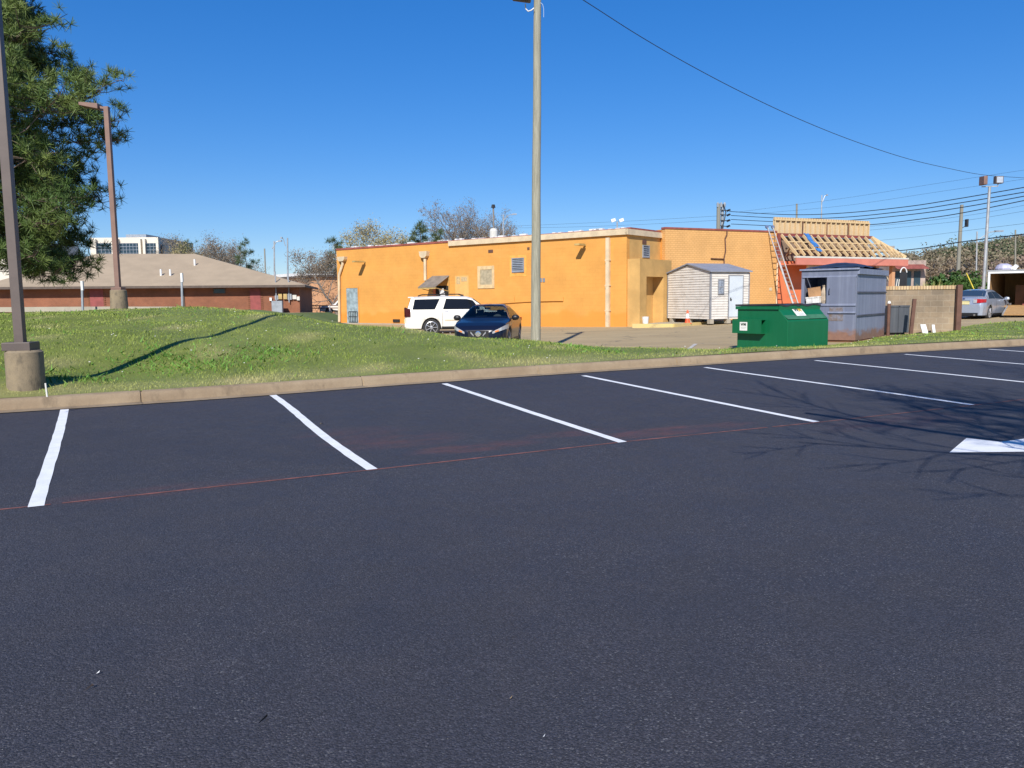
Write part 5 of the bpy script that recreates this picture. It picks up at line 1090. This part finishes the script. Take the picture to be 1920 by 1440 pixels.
# distant street lamps and posts
def street_lamp(px, yb, yt, d, hx_, lbl, m=M['greyiron'], zb=0):
    t, lx, h = plain_pole('street_lamp', lbl, px, yb, yt, d, .1, m, 'street lamp', None, zb); k = d/1520; a = hx_*k
    MB().tube([(0,0,h-.9),(a*.5,0,h-.1),(a*.85,0,h)], .05, 6).build('arm', m, t); MB().bar((a*.75,0,h),(a*1.15,0,h+.02),.3,.18).build('lamp_head', M['louvre'], t); return t
street_lamp(943.5, 445, 402, 120, 22, 'white street lamp with raised arm above the yellow roof')
street_lamp(1541, 420, 366, 120, 8, 'street lamp whose head shows above the timber parapet', M['greyiron'])
street_lamp(514, 560, 452, 96, 16, 'pale street lamp fading into the sky beside the brick building')
street_lamp(539, 560, 446, 90, -7, 'dark thin street lamp beside the brick building', M['utilgrey'])
street_lamp(1832, 520, 434, 95, 38, 'low street lamp with a long arm on the wooded hill side', M['greyiron'])
for (px, yb, yt, d, lbl) in ((498,520,466,130,'thin leaning wooden pole behind the tan roof'),(1496,430,382,100,'thin pale pole above the timber parapet'),(1906,520,431,120,'wooden pole on the hill at the edge of view'),(1853,500,452,130,'short dark pole on the hill behind the floodlight pole')):
    plain_pole('wooden_pole', lbl, px, yb, yt, d, .14, M['pole2'], 'pole', px-2, 0)
for (px, yb, yt, d, lbl) in ((155,580,527,26.4,'thin sign post left of the far light pole'),(342,579,512,27.6,'thin sign post in front of the brick wall')):
    b = P(px, yb+4, d); h = P(px, yt, d).z-b.z; t = thing('sign_post', lbl, 'sign post', b)
    MB().bar((0,0,-.1),(0.03,0,h-.25),.06,.05,(0,1,0)).build('post', M['utilgrey'], t); MB().box((-.02+.03,-.04,h-.3),(.045+.03,.04,h)).build('sign_plate', M['white'], t)
b = P(88, 737, 10.5); tag(MB().bar((0,0,-.05),(-.01,0,.13),.02,.012,(0,1,0)).build('marker_stake', M['offwhite'], None, Matrix.Translation(b)), 'tiny white marker stake beside the concrete lamp base', 'stake')

# ---------------------------------------------------------------- buildings behind
BR = P(573, 560, 72); BL = BR-Vector((.985, .17, 0))*26.5; FR = frame((BL.x, BL.y, .3), (BR.x-BL.x, BR.y-BL.y)); bl_ = math.hypot(BR.x-BL.x, BR.y-BL.y); ez = P(568, 534, 72).z-.3
bb = thing('brick_building', 'low red brick building with a wide tan hip roof behind the grass bank', 'building', FR.translation); bb.rotation_euler = (0,0,math.atan2(FR[1][0], FR[0][0]))
MB().box((.6,.95,-1),(bl_-.6,17,ez-.02)).build('brick_wall', M['redbrick'], bb)
r0 = on(FR, 180, 474, 9); r1 = on(FR, 366, 478, 9); rz = (r0[1]+r1[1])/2
roof = MB().add([(0,0,ez),(bl_,0,ez),(bl_,18,ez),(0,18,ez),(r0[0],9,rz),(r1[0],9,rz),(0,0,ez-.14),(bl_,0,ez-.14),(bl_,18,ez-.14),(0,18,ez-.14)], [(0,1,5,4),(1,2,5),(2,3,4,5),(3,0,4)]).build('roof', M['shingle'], bb)
MB().box((0,-.02,ez-.2),(bl_,.06,ez-.002)).box((bl_-.06,.062,ez-.2),(bl_+.02,18,ez-.002)).build('eave_board', M['eave'], bb); MB().box((.06,.062,ez-.12),(bl_-.07,18,ez-.06)).build('soffit', M['eave'], bb)
for px, py in ((314,518),(331,518),(363,497)):
    q = on(FR, px, py, 5); rr_ = ez+(rz-ez)*.5; u = q[0]; yy = 9*max(.15, min(.9, (q[1]-ez)/(rz-ez))); zz = ez+(rz-ez)*yy/9
    MB().tube([(u,yy,zz-.1),(u,yy,zz+.55)], .09, 8).build('vent_pipe', M['white'], roof)
yw = .95
def bfront(x0,y0,x1,y1,name,m,dep=.05,zmin=None): 
    a = on(FR,x0,y0,yw); b = on(FR,x1,y1,yw); return MB().box((a[0],yw-dep,min(a[1],b[1]) if zmin is None else zmin),(b[0],yw-.003,max(a[1],b[1]))).build(name, m, bb)
for x0, x1 in ((170,193),(470,488)):
    d_ = bfront(x0,580,x1,541,'door',M['reddoor'],.05,0); 
    for xq in (x0-5, x1+1):
        for k in range(13): a = on(FR,xq,560,yw); a2 = on(FR,xq+4,560,yw); MB().box((a[0],yw-.06,k*.17),(a2[0],yw-.004,k*.17+.09)).build('brick_quoin', M['redbrick'], bb)
f = bfront(400,550.5,423,541,'window',M['eave']); bfront(402,549.5,421,542,'pane',M['glass2'],.06)
bfront(342,579,345,541,'downspout',M['eave'],.1,0)
for (x0,y0,x1,y1,nm,m_) in ((522.5,561,529,550.5,'electric_box',M['tanbox']),(532,561,538.5,550.5,'electric_box',M['tanbox']),(540,562,547,551,'electric_meter',M['utilgrey']),(549,561,556,553,'electric_meter',M['offwhite']),(557,563,562,556,'electric_meter',M['offwhite']),(516,562,522,554,'electric_meter',M['utilgrey']),(506,564,510,558,'electric_box',M['white'])): bfront(x0,y0,x1,y1,nm,m_,.22)
for px in (518, 542): a = on(FR,px,560,.7); MB().tube([(a[0],.7,1.2),(a[0],.7,ez+1.2)],.05,8).build('service_mast', M['utilgrey'], bb)
a = on(FR,511,586,-.4); b_ = on(FR,530,564,-.4); ac = MB().box((a[0],-.9,.0),(b_[0],.1,b_[1])).build('air_conditioner_cabinet', M['utilgrey'], None, FR, bevel=.03); tag(ac, 'tall grey utility cabinet standing before the brick wall corner', 'cabinet')

PB = P(604, 582, 106); PA = P(498, 578, 122); FP = frame((PA.x, PA.y, .3), (PB.x-PA.x, PB.y-PA.y)); pl = math.hypot(PB.x-PA.x, PB.y-PA.y); ph = P(602, 519, 106).z-.3
pb_ = thing('peach_building', 'flat-roofed peach stucco building behind the brick building', 'building', FP.translation); pb_.rotation_euler = (0,0,math.atan2(FP[1][0], FP[0][0]))
MB().box((-6,0,-1),(pl,14,ph)).build('wall', M['peach'], pb_); MB().box((-6.3,-.5,ph+.003),(pl+.4,14.3,ph+.28)).build('roof_edge', M['eave'], pb_); MB().box((-6.3,-.52,ph+.285),(pl*.55,14.3,ph+.7)).build('roof_trim', M['white'], pb_)
MB().box((-6,-.04,ph*.60),(pl,-.003,ph*.64)).build('band', mat('peach_band', (.5,.25,.12), .8), pb_)
a = on(FP,580,560)[0]; b_ = on(FP,588,560)[0]; MB().box((a,-.03,1.7),(b_,-.003,1.9)).build('wall_vent', M['peach'], pb_)
fr = thing('low_fence', 'low dark rail fence in front of the peach building', 'fence', P(563, 585, 90))
for zz in (.35, .62): MB().box((0,-.03,zz),(4.4,.03,zz+.1)).build('rail', M['brown'], fr)
for k in range(5): MB().box((k*1.08,-.05,-.2),(k*1.08+.08,.05,.75)).build('post', M['utilgrey'], fr)

ob = thing('office_building', 'large white multi-sided office building far behind the brick roof', 'building', P(240, 560, 200)); OB = ob.location
def oq(px, py, d=200): v = P(px, py, d); return v.x-OB.x, v.z-OB.z
xl, zt = oq(168, 446); xr, _ = oq(296, 446); zb_ = -30
MB().box((xl,0,zb_),(xr,22,zt)).build('wall', M['officewhite'], ob)
mb = MB(); q0 = Vector((xr,0,0)); x2, _ = oq(318, 450, 207); q1 = Vector((x2,7,0)); mb.add([(xr+.01,0,zb_),(x2,7,zb_),(x2-4,12,zb_),(xr+.01,22,zb_),(xr+.01,0,zt),(x2,7,zt-.6),(x2-4,12,zt-.6),(xr+.01,22,zt)], [(0,1,5,4),(1,2,6,5),(2,3,7,6),(4,5,6,7)]); mb.build('angled_wall', M['officewhite'], ob)
for x0, x1 in ((184,211.5),(226,262),(276,295)):
    a = oq(x0, 477); b_ = oq(x1, 456); wd_ = MB().box((a[0],-.12,zb_),(b_[0],-.01,b_[1])).build('window', M['glass2'], ob)
    mb = MB(); nn = max(3, int((b_[0]-a[0])/.75))
    for k in range(nn+1): u = a[0]+(b_[0]-a[0])*k/nn; mb.box((u-.05,-.2,a[1]-2),(u+.05,-.121,b_[1]))
    for k in range(5): z_ = b_[1]-k*.8; mb.box((a[0],-.21,z_-.05),(b_[0],-.201,z_+.05))
    mb.build('mullions', M['louvre'], wd_)
    for u in (a[0]-.6, b_[0]): MB().box((u,-.9,zb_),(u+.6,-.002,zt-.4)).build('pier', M['officewhite'], ob)
a = oq(300,477,203); b_ = oq(316,458,203); MB().add([(xr+.6,.9,zb_),(x2-.6,6.2,zb_),(x2-.6,6.2,b_[1]),(xr+.6,.9,b_[1])], [(0,1,2,3)]).build('window', M['glass2'], ob, Matrix.Translation((.05,-.12,0)))
a = oq(222,447); b_ = oq(260,440); MB().box((a[0],4,zt+.002),(b_[0],12,b_[1]+.4)).build('penthouse', M['louvre'], ob)
xl2, zt2 = oq(-60, 453, 190); xr2, _ = oq(62, 453, 190); MB().box((xl2,-10,zb_),(xr2,10,zt2)).build('side_wing', M['officewhite'], ob)
a = oq(36,494,188); b_ = oq(64,486,188); MB().box((a[0],-10.2,a[1]),(b_[0],-10.01,b_[1])).build('strip_window', M['glass2'], ob)
mb = MB()
for px in (28, 39, 50): a = oq(px,500,188); MB().box((a[0],-10.6,zb_),(a[0]+.5,-10.21,zt2-.3)).build('pier', M['officewhite'], ob)

# roadside building and arbour behind the block wall
SB = P(1704, 537, 84); FSB = frame((SB.x, SB.y, 0), (.99,.1)); sw_ = 32*84/1520
sb = thing('roadside_shop', 'small weathered shop with reddish awning across the road', 'building', FSB.translation); sb.rotation_euler = (0,0,math.atan2(.1,.99))
zt = P(1715, 488, 84).z; MB().box((-2,0,-.5),(sw_,6,zt)).build('wall', mat('weathered_pinkish_wall', (.36,.28,.235), .85, 0, .3, .8), sb)
zc = P(1715, 503, 84).z; MB().add([(-2,-.01,zc+.4),(sw_-.3,-.01,zc+.4),(sw_-.3,-1.2,zc-.1),(-2,-1.2,zc-.1)], [(0,3,2,1)]).build('awning', M['redcap'], sb)
for k in range(3): MB().box((-1.5+k*1.0,-.05,.8),(-.8+k*1.0,-.004,zc-.3)).build('window', M['glass2'], sb)
AB = P(1693, 540, 62); ar_ = thing('garden_arbour', 'dark arched iron arbour with a white top arc above the block wall', 'arbour', (AB.x, AB.y, .3)); k = 62/1520; hh = P(1693,501,62).z-.3
mb = MB(); mb.tube([(12*k/2*math.cos(a_)*-1, 0, hh-.45+.42*math.sin(a_)) for a_ in np.linspace(.1, math.pi-.1, 12)], .045, 6); mb.build('arch', M['white'], ar_)
MB().box((-.22,-.02,.5),(.26,.02,hh-.35)).build('panel', M['dark'], ar_)
for s_ in (-1, 1): MB().tube([(s_*.3,0,-.2),(s_*.25,0,hh-.5)], .04, 6).build('post', M['dark'], ar_); 
MB().tube([(-.8,0,-.2),(-.45,0,hh-.9)],.04,6).tube([(-.55,0,-.2),(-.3,0,hh-.9)],.04,6).build('brace', M['offwhite'], ar_)

# ---------------------------------------------------------------- trees
def leafcloud(pts, k, size, spread, rg, aspect=.55, droop=0.):
    pts = np.repeat(np.asarray(pts, float), k, 0); n = len(pts); c = pts+rg.normal(0, spread, (n, 3))
    a = rg.normal(size=(n, 3)); a[:, 2] -= droop; a /= np.linalg.norm(a, axis=1)[:, None]; b = np.cross(a, rg.normal(size=(n, 3))); b /= np.linalg.norm(b, axis=1)[:, None]
    s_ = size*rg.uniform(.6, 1.3, (n, 1)); a *= s_; b *= s_*aspect
    return np.stack([c-a, c-b*.9, c+a, c+b*.9], 1).reshape(-1, 3), np.arange(4*n).reshape(-1, 4)
def grow(mb, tips, p, d, length, r, lvl, rr, q):
    n = 4; pts = [p]; rs = [r]; d = d.normalized()
    for i in range(n):
        d = (d+Vector((rr.gauss(0,q['wob']), rr.gauss(0,q['wob']), rr.gauss(0,q['wob'])+q['up'])) ).normalized(); p = p+d*(length/n); pts.append(p); rs.append(r*(1-.55*(i+1)/n))
    if 'off' in q and lvl:                          # leave out boughs that would hang in front of the car park view
        for v in pts[1:]:
            x, y, z = v+q['off']; d_ = y*_f.y+(z-EYE)*_f.z
            if d_ > 0 and abs(x) < d_*.66 and abs(x*UP.x+y*UP.y+(z-EYE)*UP.z) < d_*.5: return
    mb.tube(pts, rs, 7 if lvl == 0 else (4 if lvl == 1 else 3), False)
    if lvl >= q['lv']: tips.append(p); return
    nb = q['nb'][lvl]
    for k in range(nb):
        t = q['t0'][lvl]+(1-q['t0'][lvl])*(k+rr.random()*.8)/nb; i = min(n-1, int(t*n)); f = t*n-i; pp = pts[i].lerp(pts[i+1], f); ax = (pts[i+1]-pts[i]).normalized()
        o_ = ax.orthogonal().normalized(); o_.rotate(Matrix.Rotation(k*2.4+rr.random()*1.2, 3, ax)); an = q['ang'][lvl]*(.75+.5*rr.random())
        grow(mb, tips, pp, ax*math.cos(an)+o_*math.sin(an), length*q['len'][lvl]*(1.15-.55*t)*(.8+.4*rr.random()), max(q['rmin'], rs[i]*q['rr']), lvl+1, rr, q)
    if lvl: tips.append(p)
def bare_tree(name, lbl, p, h, r, m, bm, seed, k=6, ls=.25, sp=.4, q=None, group=None, lean=(0,0)):
    rr = random.Random(seed); rg = np.random.default_rng(seed)
    q = dict(dict(lv=4, nb=(9,6,5,4), t0=(.28,.25,.2,.2), ang=(.75,.7,.65,.6), len=(.55,.55,.5,.5), wob=.10, up=.05, rr=.5, rmin=.012*h/8), **(q or {}))
    t = thing(name, lbl, 'tree', p, 0, group); tb = MB(); tips = []
    allb = MB(); grow(allb, tips, Vector((0,0,-.2)), Vector((lean[0],lean[1],1)), h*.78, r, 0, rr, q)
    nt_ = 5*7; tb.v = allb.v[:nt_]; tb.f = [f for f in allb.f if max(f) < nt_]; tb.m = [0]*len(tb.f); tb.build('trunk', m, t, smooth=60)
    ob_ = MB(); ob_.v = allb.v[nt_:]; ob_.f = [tuple(i-nt_ for i in f) for f in allb.f if min(f) >= nt_]; ob_.m = [0]*len(ob_.f); cr = ob_.build('crown', m, t)
    if bm:
        V, F_ = leafcloud([tuple(x) for x in tips], k, ls, sp, rg); npmesh('foliage', V, F_, bm, cr)
    return t
def pine(name, lbl, p, h, r, cr_r, base, seed, m=None, tuft=.2, ntuft=14, group=None, shape=None, limbs=46, per=9, dens=1.0):
    rr = random.Random(seed); rg = np.random.default_rng(seed); t = thing(name, lbl, 'tree', p, 0, group); mb = MB(); pts = [Vector((rr.gauss(0,.012)*h*i/10, rr.gauss(0,.012)*h*i/10, -.3+(h+.2)*i/10)) for i in range(11)]
    mb.tube(pts, [r*(1-.9*i/10) for i in range(11)], 9); mb.build('trunk', M['bark'], t, smooth=60); lb = MB(); C_ = []
    for k in range(limbs):
        f = (k+rr.random())/limbs; z = h*(base+(1-base)*f); Rm = cr_r*(shape(f) if shape else (1-f)**.8)*(.74+.28*rr.random()); a = k*2.39996+rr.gauss(0,.35); up = -.15+.75*f+rr.gauss(0,.12)
        i = min(9, int((z+.3)/(h+.2)*10)); p0 = pts[i].lerp(pts[i+1], (z+.3)/(h+.2)*10-i); d = Vector((math.cos(a), math.sin(a), 0)); q = [p0]; nn = 5
        for j in range(1, nn+1):
            u = j/nn; q.append(p0+d*Rm*u+Vector((rr.gauss(0,.05)*Rm, rr.gauss(0,.05)*Rm, Rm*(up*u-.28*u*u+.25*u**3))))
        lb.tube(q, [max(.012, r*.26*(1-.75*f)*(1-.8*j/nn)) for j in range(nn+1)], 4, False)
        for j in range(int(per*dens*max(.4, Rm/cr_r*1.2))):
            u = .25+.75*rr.random()**.7; b = q[min(nn-1, int(u*nn))].lerp(q[min(nn, int(u*nn)+1)], u*nn-int(u*nn)) if u < 1 else q[-1]
            e = b+Vector((rr.gauss(0,.16)*Rm*.9, rr.gauss(0,.16)*Rm*.9, rr.gauss(.05,.09)*Rm)); lb.tube([b, b.lerp(e,.5)+Vector((0,0,-.03*Rm)), e], [.02*h/14,.014*h/14,.008*h/14], 3, False)
            for s_ in range(3): C_.append(tuple(e+(b-e)*(.16*s_)+Vector((rr.gauss(0,.10),rr.gauss(0,.10),rr.gauss(0,.06)))*(cr_r/4)))
    cw = lb.build('limbs', M['bark'], t)
    C_ = np.array(C_); n = len(C_); c = np.repeat(C_, ntuft, 0); N_ = len(c); a = rg.normal(size=(N_, 3)); a[:, 2] += .55; a /= np.linalg.norm(a, axis=1)[:, None]; b = np.cross(a, rg.normal(size=(N_, 3))); b /= np.linalg.norm(b, axis=1)[:, None]
    ln = tuft*rg.uniform(.7, 1.3, (N_, 1)); V = np.stack([c-b*ln*.036, c+b*ln*.036, c+a*ln+b*ln*.018, c+a*ln-b*ln*.018], 1).reshape(-1, 3)
    npmesh('crown', V, np.arange(4*N_).reshape(-1, 4), m or M['needle'], t); return t
PT = P(2, 580, 31.5)
pine('pine_tree', 'big dark green pine towering at the edge of the brick building', (PT.x-.3, PT.y, 1.0), 15.6, .24, 5.3, .14, 21, None, .26, 34, None, lambda f: np.interp(f, [0,.1,.2,.3,.42,.52,.62,.72,.8,.88,1], [.68,.82,.84,.9,1.02,.78,.54,.46,.33,.22,.1]), 140, 34)

def tz(px, ytop, d): return P(px, ytop, d)
def back_bare(px, yt, d, lbl, seed, m, bm, k, ls, sp, q=None, zb=0., group=None, nm='bare_tree', lean=(0,0)):
    tp = P(px, yt, d); bare_tree(nm, lbl, (tp.x, tp.y, zb), tp.z-zb, .022*(tp.z-zb), m, bm, seed, k, ls, sp, q, group, lean)
wide = dict(lv=4, nb=(10,7,6,5), up=.06, ang=(.95,.8,.7,.65), len=(.72,.55,.5,.5), t0=(.22,.2,.2,.2))
back_bare(690, 420, 118, 'rounded tree with pale yellow buds behind the yellow building', 3, M['twig2'], M['bud'], 6, .11, .45, wide, nm='budding_tree')
back_bare(629, 468, 98, 'bare grey tree just beyond the far end of the yellow building', 5, M['twig'], M['bud2'], 2, .09, .3, wide, lean=(-.3,0))
back_bare(850, 402, 125, 'bare thin-branched tree behind the roof exhaust stack', 7, M['twig'], M['bud2'], 2, .10, .3, wide)
back_bare(905, 410, 128, 'brownish bare tree left of the white street lamp', 11, M['twig2'], M['bud2'], 3, .08, .45, wide)
back_bare(945, 408, 134, 'brownish bare tree behind the white street lamp', 13, M['twig2'], M['bud2'], 3, .08, .45, wide)
for i, (px, yt, d, lbl, kind) in enumerate(((338,459,185,'bare tree right of the white office building',0),(395,464,170,'pale bare tree behind the ridge of the tan roof',0),(418,462,165,'grey bare tree left of the lone far pine',1),(370,463,175,'yellowish tree behind the ridge of the tan roof',2),(612,500,135,'brown bare tree behind the peach building',0))):
    back_bare(px, yt, d, lbl, 30+i, M['twig' if kind else 'twig2'], M['bud'] if kind == 2 else M['bud2'], 3, .12, .7, wide)
sh_top = lambda f: np.interp(f, [0,.3,.6,1], [.55,.9,1.,.25])
for i, (px, yt, d, w_, lbl, bs_, lb_, pr_) in enumerate(((458,452,140,2.1,'lone tall pine with a flat tufted top behind the tan roof',.35,16,6),(352,453,180,3.6,'dark pine behind the ridge of the tan roof beside the office building',.3,24,7),(627,449,112,1.8,'small dark pine at the far corner of the yellow roof',.5,16,6),(788,419,112,1.9,'left dark pine top above the yellow roof edge',.4,24,7),(818,434,116,1.6,'lower dark pine top above the yellow roof edge',.4,20,7))):
    tp = P(px, yt, d); pine('far_pine_tree', lbl, (tp.x, tp.y, 0), tp.z, .2, w_, bs_, 50+i, M['needle2'], .55, 12, None, sh_top, lb_, pr_)

# hillside on the right, its woods as one mass with single trees in front
HP = [(1560,505),(1640,487),(1700,476),(1760,468),(1810,461),(1860,452),(1920,443),(2000,434),(2200,420),(2500,420)]
HD = 330
hx_ = np.array([P(a, b, HD).x for a, b in HP]); hz_ = np.array([P(a, b, HD).z-3.5 for a, b in HP])
def hill(x, y):
    k = np.clip((y-125)/(HD-125), 0, 1); xx = x*HD/np.maximum(y, 60); ed = np.clip((xx-90)/50, 0, 1)
    return -1.0+(np.interp(xx, hx_, hz_)+1.0)*(k*k*(3-2*k))*ed
xs = np.linspace(30, 480, 60); ys = np.linspace(110, 420, 40); GX, GY = np.meshgrid(xs, ys); GZ = hill(GX, GY); ny, nx = GX.shape
idx = np.arange(ny*nx).reshape(ny, nx); F = np.stack([idx[:-1,:-1], idx[:-1,1:], idx[1:,1:], idx[1:,:-1]], -1).reshape(-1, 4)
ho = npmesh('hill', np.stack([GX, GY, GZ], -1).reshape(-1, 3), F, mat('hill_grass', (.13,.125,.055), .95, 0, .3, .03, .4, .25), None, 'structure'); ho.data.polygons.foreach_set('use_smooth', [True]*len(F))
rg = np.random.default_rng(77)
def woods(name, lbl, n, m, yr, pxr, hr, cat='woods', k=220, ls=.30, dr=0.):
    d = rg.uniform(*yr, n); px = rg.uniform(*pxr, n); X = (px-960)/FPX*d; Z = hill(X, d); H = rg.uniform(*hr, n); pts = []
    cap = np.array([P(a_, np.interp(a_, [q[0] for q in HP], [q[1] for q in HP])+9, b_).z for a_, b_ in zip(px, d)]); H = np.clip(np.minimum(H, (cap-Z)*rg.uniform(.82, 1.02, n)), 1.5, None)
    for a, b, z, h in zip(X, d, Z, H):
        q = rg.normal(size=(16, 3))*np.array([h*.22, h*.22, h*.24]); q[:, 2] += z+h*.58; q[:, 0] += a; q[:, 1] += b; pts.append(q)
    V, F_ = leafcloud(np.concatenate(pts), k//4, ls, .8, rg); tag(npmesh(name, V, F_, m, None, 'stuff'), lbl, cat)
woods('bare_woods', 'grey-brown leafless woods covering the hillside', 260, M['hillbrown'], (150,345), (1640,2150), (6,10))
woods('green_woods', 'dark green evergreens scattered among the hillside woods', 90, M['hillgreen'], (170,345), (1755,2150), (7,12))
woods('reddish_woods', 'reddish brown budding thicket above the trailer roof', 110, M['hillred'], (140,190), (1840,2100), (4,7))
for i, (px, yt, d, lbl) in enumerate(((1712,492,120,'thin bare tree right of the stripped roof on the hillside'),(1745,487,125,'bare grey tree left of the hillside utility pole'),(1768,478,128,'tall bare grey tree behind the block wall coping'),(1820,480,130,'bare grey tree between the utility pole and floodlight pole'),(1900,487,125,'bare reddish tree above the trailer roof'))):
    back_bare(px, yt, d, lbl, 80+i, M['twig'], M['bud2'], 2, .3, .4, dict(lv=3), -.5)
for i, (px, yt, d, w_, lbl) in enumerate(((1786,470,190,5.5,'dark pine on the hillside left of the floodlight pole'),(1826,465,200,6.,'broad dark pine on the hillside behind the floodlight pole'),(1690,480,240,4,'small dark pine on the hill skyline above the timber roof'),(1880,457,230,6,'dark pine on the hill skyline beyond the trailer'))):
    tp = P(px, yt, d); X = tp.x; z = float(hill(np.array(X), np.array(d))); pine('far_pine_tree', lbl, (X, d, z), tp.z-z, .25, w_, .2, 120+i, M['needle2'], .9, 12, None, None, 26, 8)
def bush(name, lbl, p, w_, h, m, seed, n=700, ls=.16):
    rg2 = np.random.default_rng(seed); u = rg2.normal(size=(n, 3)); u /= np.linalg.norm(u, axis=1)[:, None]; u *= rg2.uniform(.55, 1, (n, 1))**.5; u[:, 2] = np.abs(u[:, 2])
    pts = u*np.array([w_/2, w_/2*.8, h])*(1+.18*np.sin(u[:, :1]*9)*np.cos(u[:, 1:2]*8)); V, F_ = leafcloud(pts, 4, ls, .08, rg2)
    o = npmesh(name, V+np.array(p)[None], F_, m); o.location = (0,0,0); return tag(o, lbl, 'bush')
for i, (px, yt, d, w_, lbl) in enumerate(((1788,512,60,3.6,'clipped green hedge right of the utility pole'),(1822,514,61,3.2,'green hedge beside the floodlight pole'),(1762,520,60,2.2,'dark green bush above the block wall coping'))):
    tp = P(px, yt, d); bush('hedge_bush', lbl, (tp.x, tp.y, .2), w_, tp.z-.2, M['hedge'], 200+i)
for i, (px, d, lbl) in enumerate(((1749,50,'pale yellow grass tuft standing above the block wall'),(1776,52,'second dry grass tuft above the block wall near the post'),(1730,51,'small dry grass tuft above the block wall by the arbour'))):
    tp = P(px, 521 if i == 0 else 526, d); mb = MB(); rr = random.Random(i)
    for k in range(60): a = rr.uniform(-.35,.35); mb.add([(rr.uniform(-.12,.12),0,0),(rr.uniform(-.12,.12)+.05,0,0),(a*1.6,rr.uniform(-.3,.3),(tp.z-.2)*rr.uniform(.6,1))],[(0,1,2)])
    tag(mb.build('ornamental_grass', mat('dry_blades', (.42,.40,.13), .8), None, Matrix.Translation((tp.x, tp.y, .2))), lbl, 'plant')
for i, (px, d, yt) in enumerate(((614,98,545),(630,102,550),(622,100,540))):
    tp = P(px, yt, d); bush('bush', ('brown scrub behind the low fence', 'brown scrub at the end of the peach building', 'dark scrub beside the white pickup truck')[i], (tp.x, tp.y+30, 0), 5, tp.z, M['bud2'], 300+i, 500, .3)
mb = MB(); s_ = P(1812,512,48); e = P(1826,542,48); tag(MB().tube([e, s_], .032, 8).build('guy_guard', mat('yellow_guard', (.75,.6,.08), .6)), 'slanting yellow guy-wire guard in front of the green hedge', 'guard')

# bare tree beside the car park (out of the picture), whose branches shade the asphalt
bq = dict(lv=4, nb=(20,9,6,4), t0=(.24,.18,.15,.15), ang=(1.12,.62,.6,.55), len=(.92,.48,.5,.5), wob=.09, up=.035, rr=.45, rmin=.012)
bare_tree('bare_tree', 'leafless tree beside the car park whose branches shade the asphalt', (8.35, -1.4, 0), 10.5, .24, M['twig'], None, 414, q=dict(bq, off=Vector((8.0, -1.4, 0))))

# small litter on the asphalt
def litter(name, lbl, px, py, pts, m):
    p = L(px, py); k = (p-Vector((0,0,EYE))).length/FPX*.62; mb = MB(); n = len(pts)//2
    mb.add([(a*k, b*k*3.2, .006+.012*((i*7) % 3)/2) for i, (a, b) in enumerate(pts)], [tuple(range(len(pts)))]); tag(mb.build(name, m, None, Matrix.Translation(p)), lbl, 'leaf')
litter('twig', 'curled dark leaf scrap on the asphalt in the near corner', 172, 1293, [(-12,-6),(-3,1),(2,0),(13,6),(3,2.6),(-3,3)], M['barked'])
litter('twig', 'thin dark twig on the near asphalt', 494, 1353, [(-7,-6),(-6,-6),(6,6),(5,6)], M['barked'])
litter('leaf', 'tiny tan leaf beside the second stall line', 603, 795, [(-4,-1),(0,-2),(4,0),(1,2),(-3,1)], M['leaftan'])
litter('leaf', 'little pale leaf on the asphalt in the middle foreground', 958, 1312, [(-4,-1),(1,-2),(4,0),(0,2)], M['leaftan'])
litter('leaf', 'little white scrap on the asphalt at the bottom edge', 1020, 1384, [(-4,-1),(1,-2),(4,0),(0,2)], M['white'])
litter('leaf', 'small white fleck on the asphalt at the near corner', 184, 1265, [(-4,-.6),(4,-.6),(4,.6),(-4,.6)], M['white'])
litter('leaf', 'brown leaves caught against the foot of the kerb', 525, 732, [(-6,-2),(0,-3),(6,0),(1,2),(-4,2)], M['leaftan'])
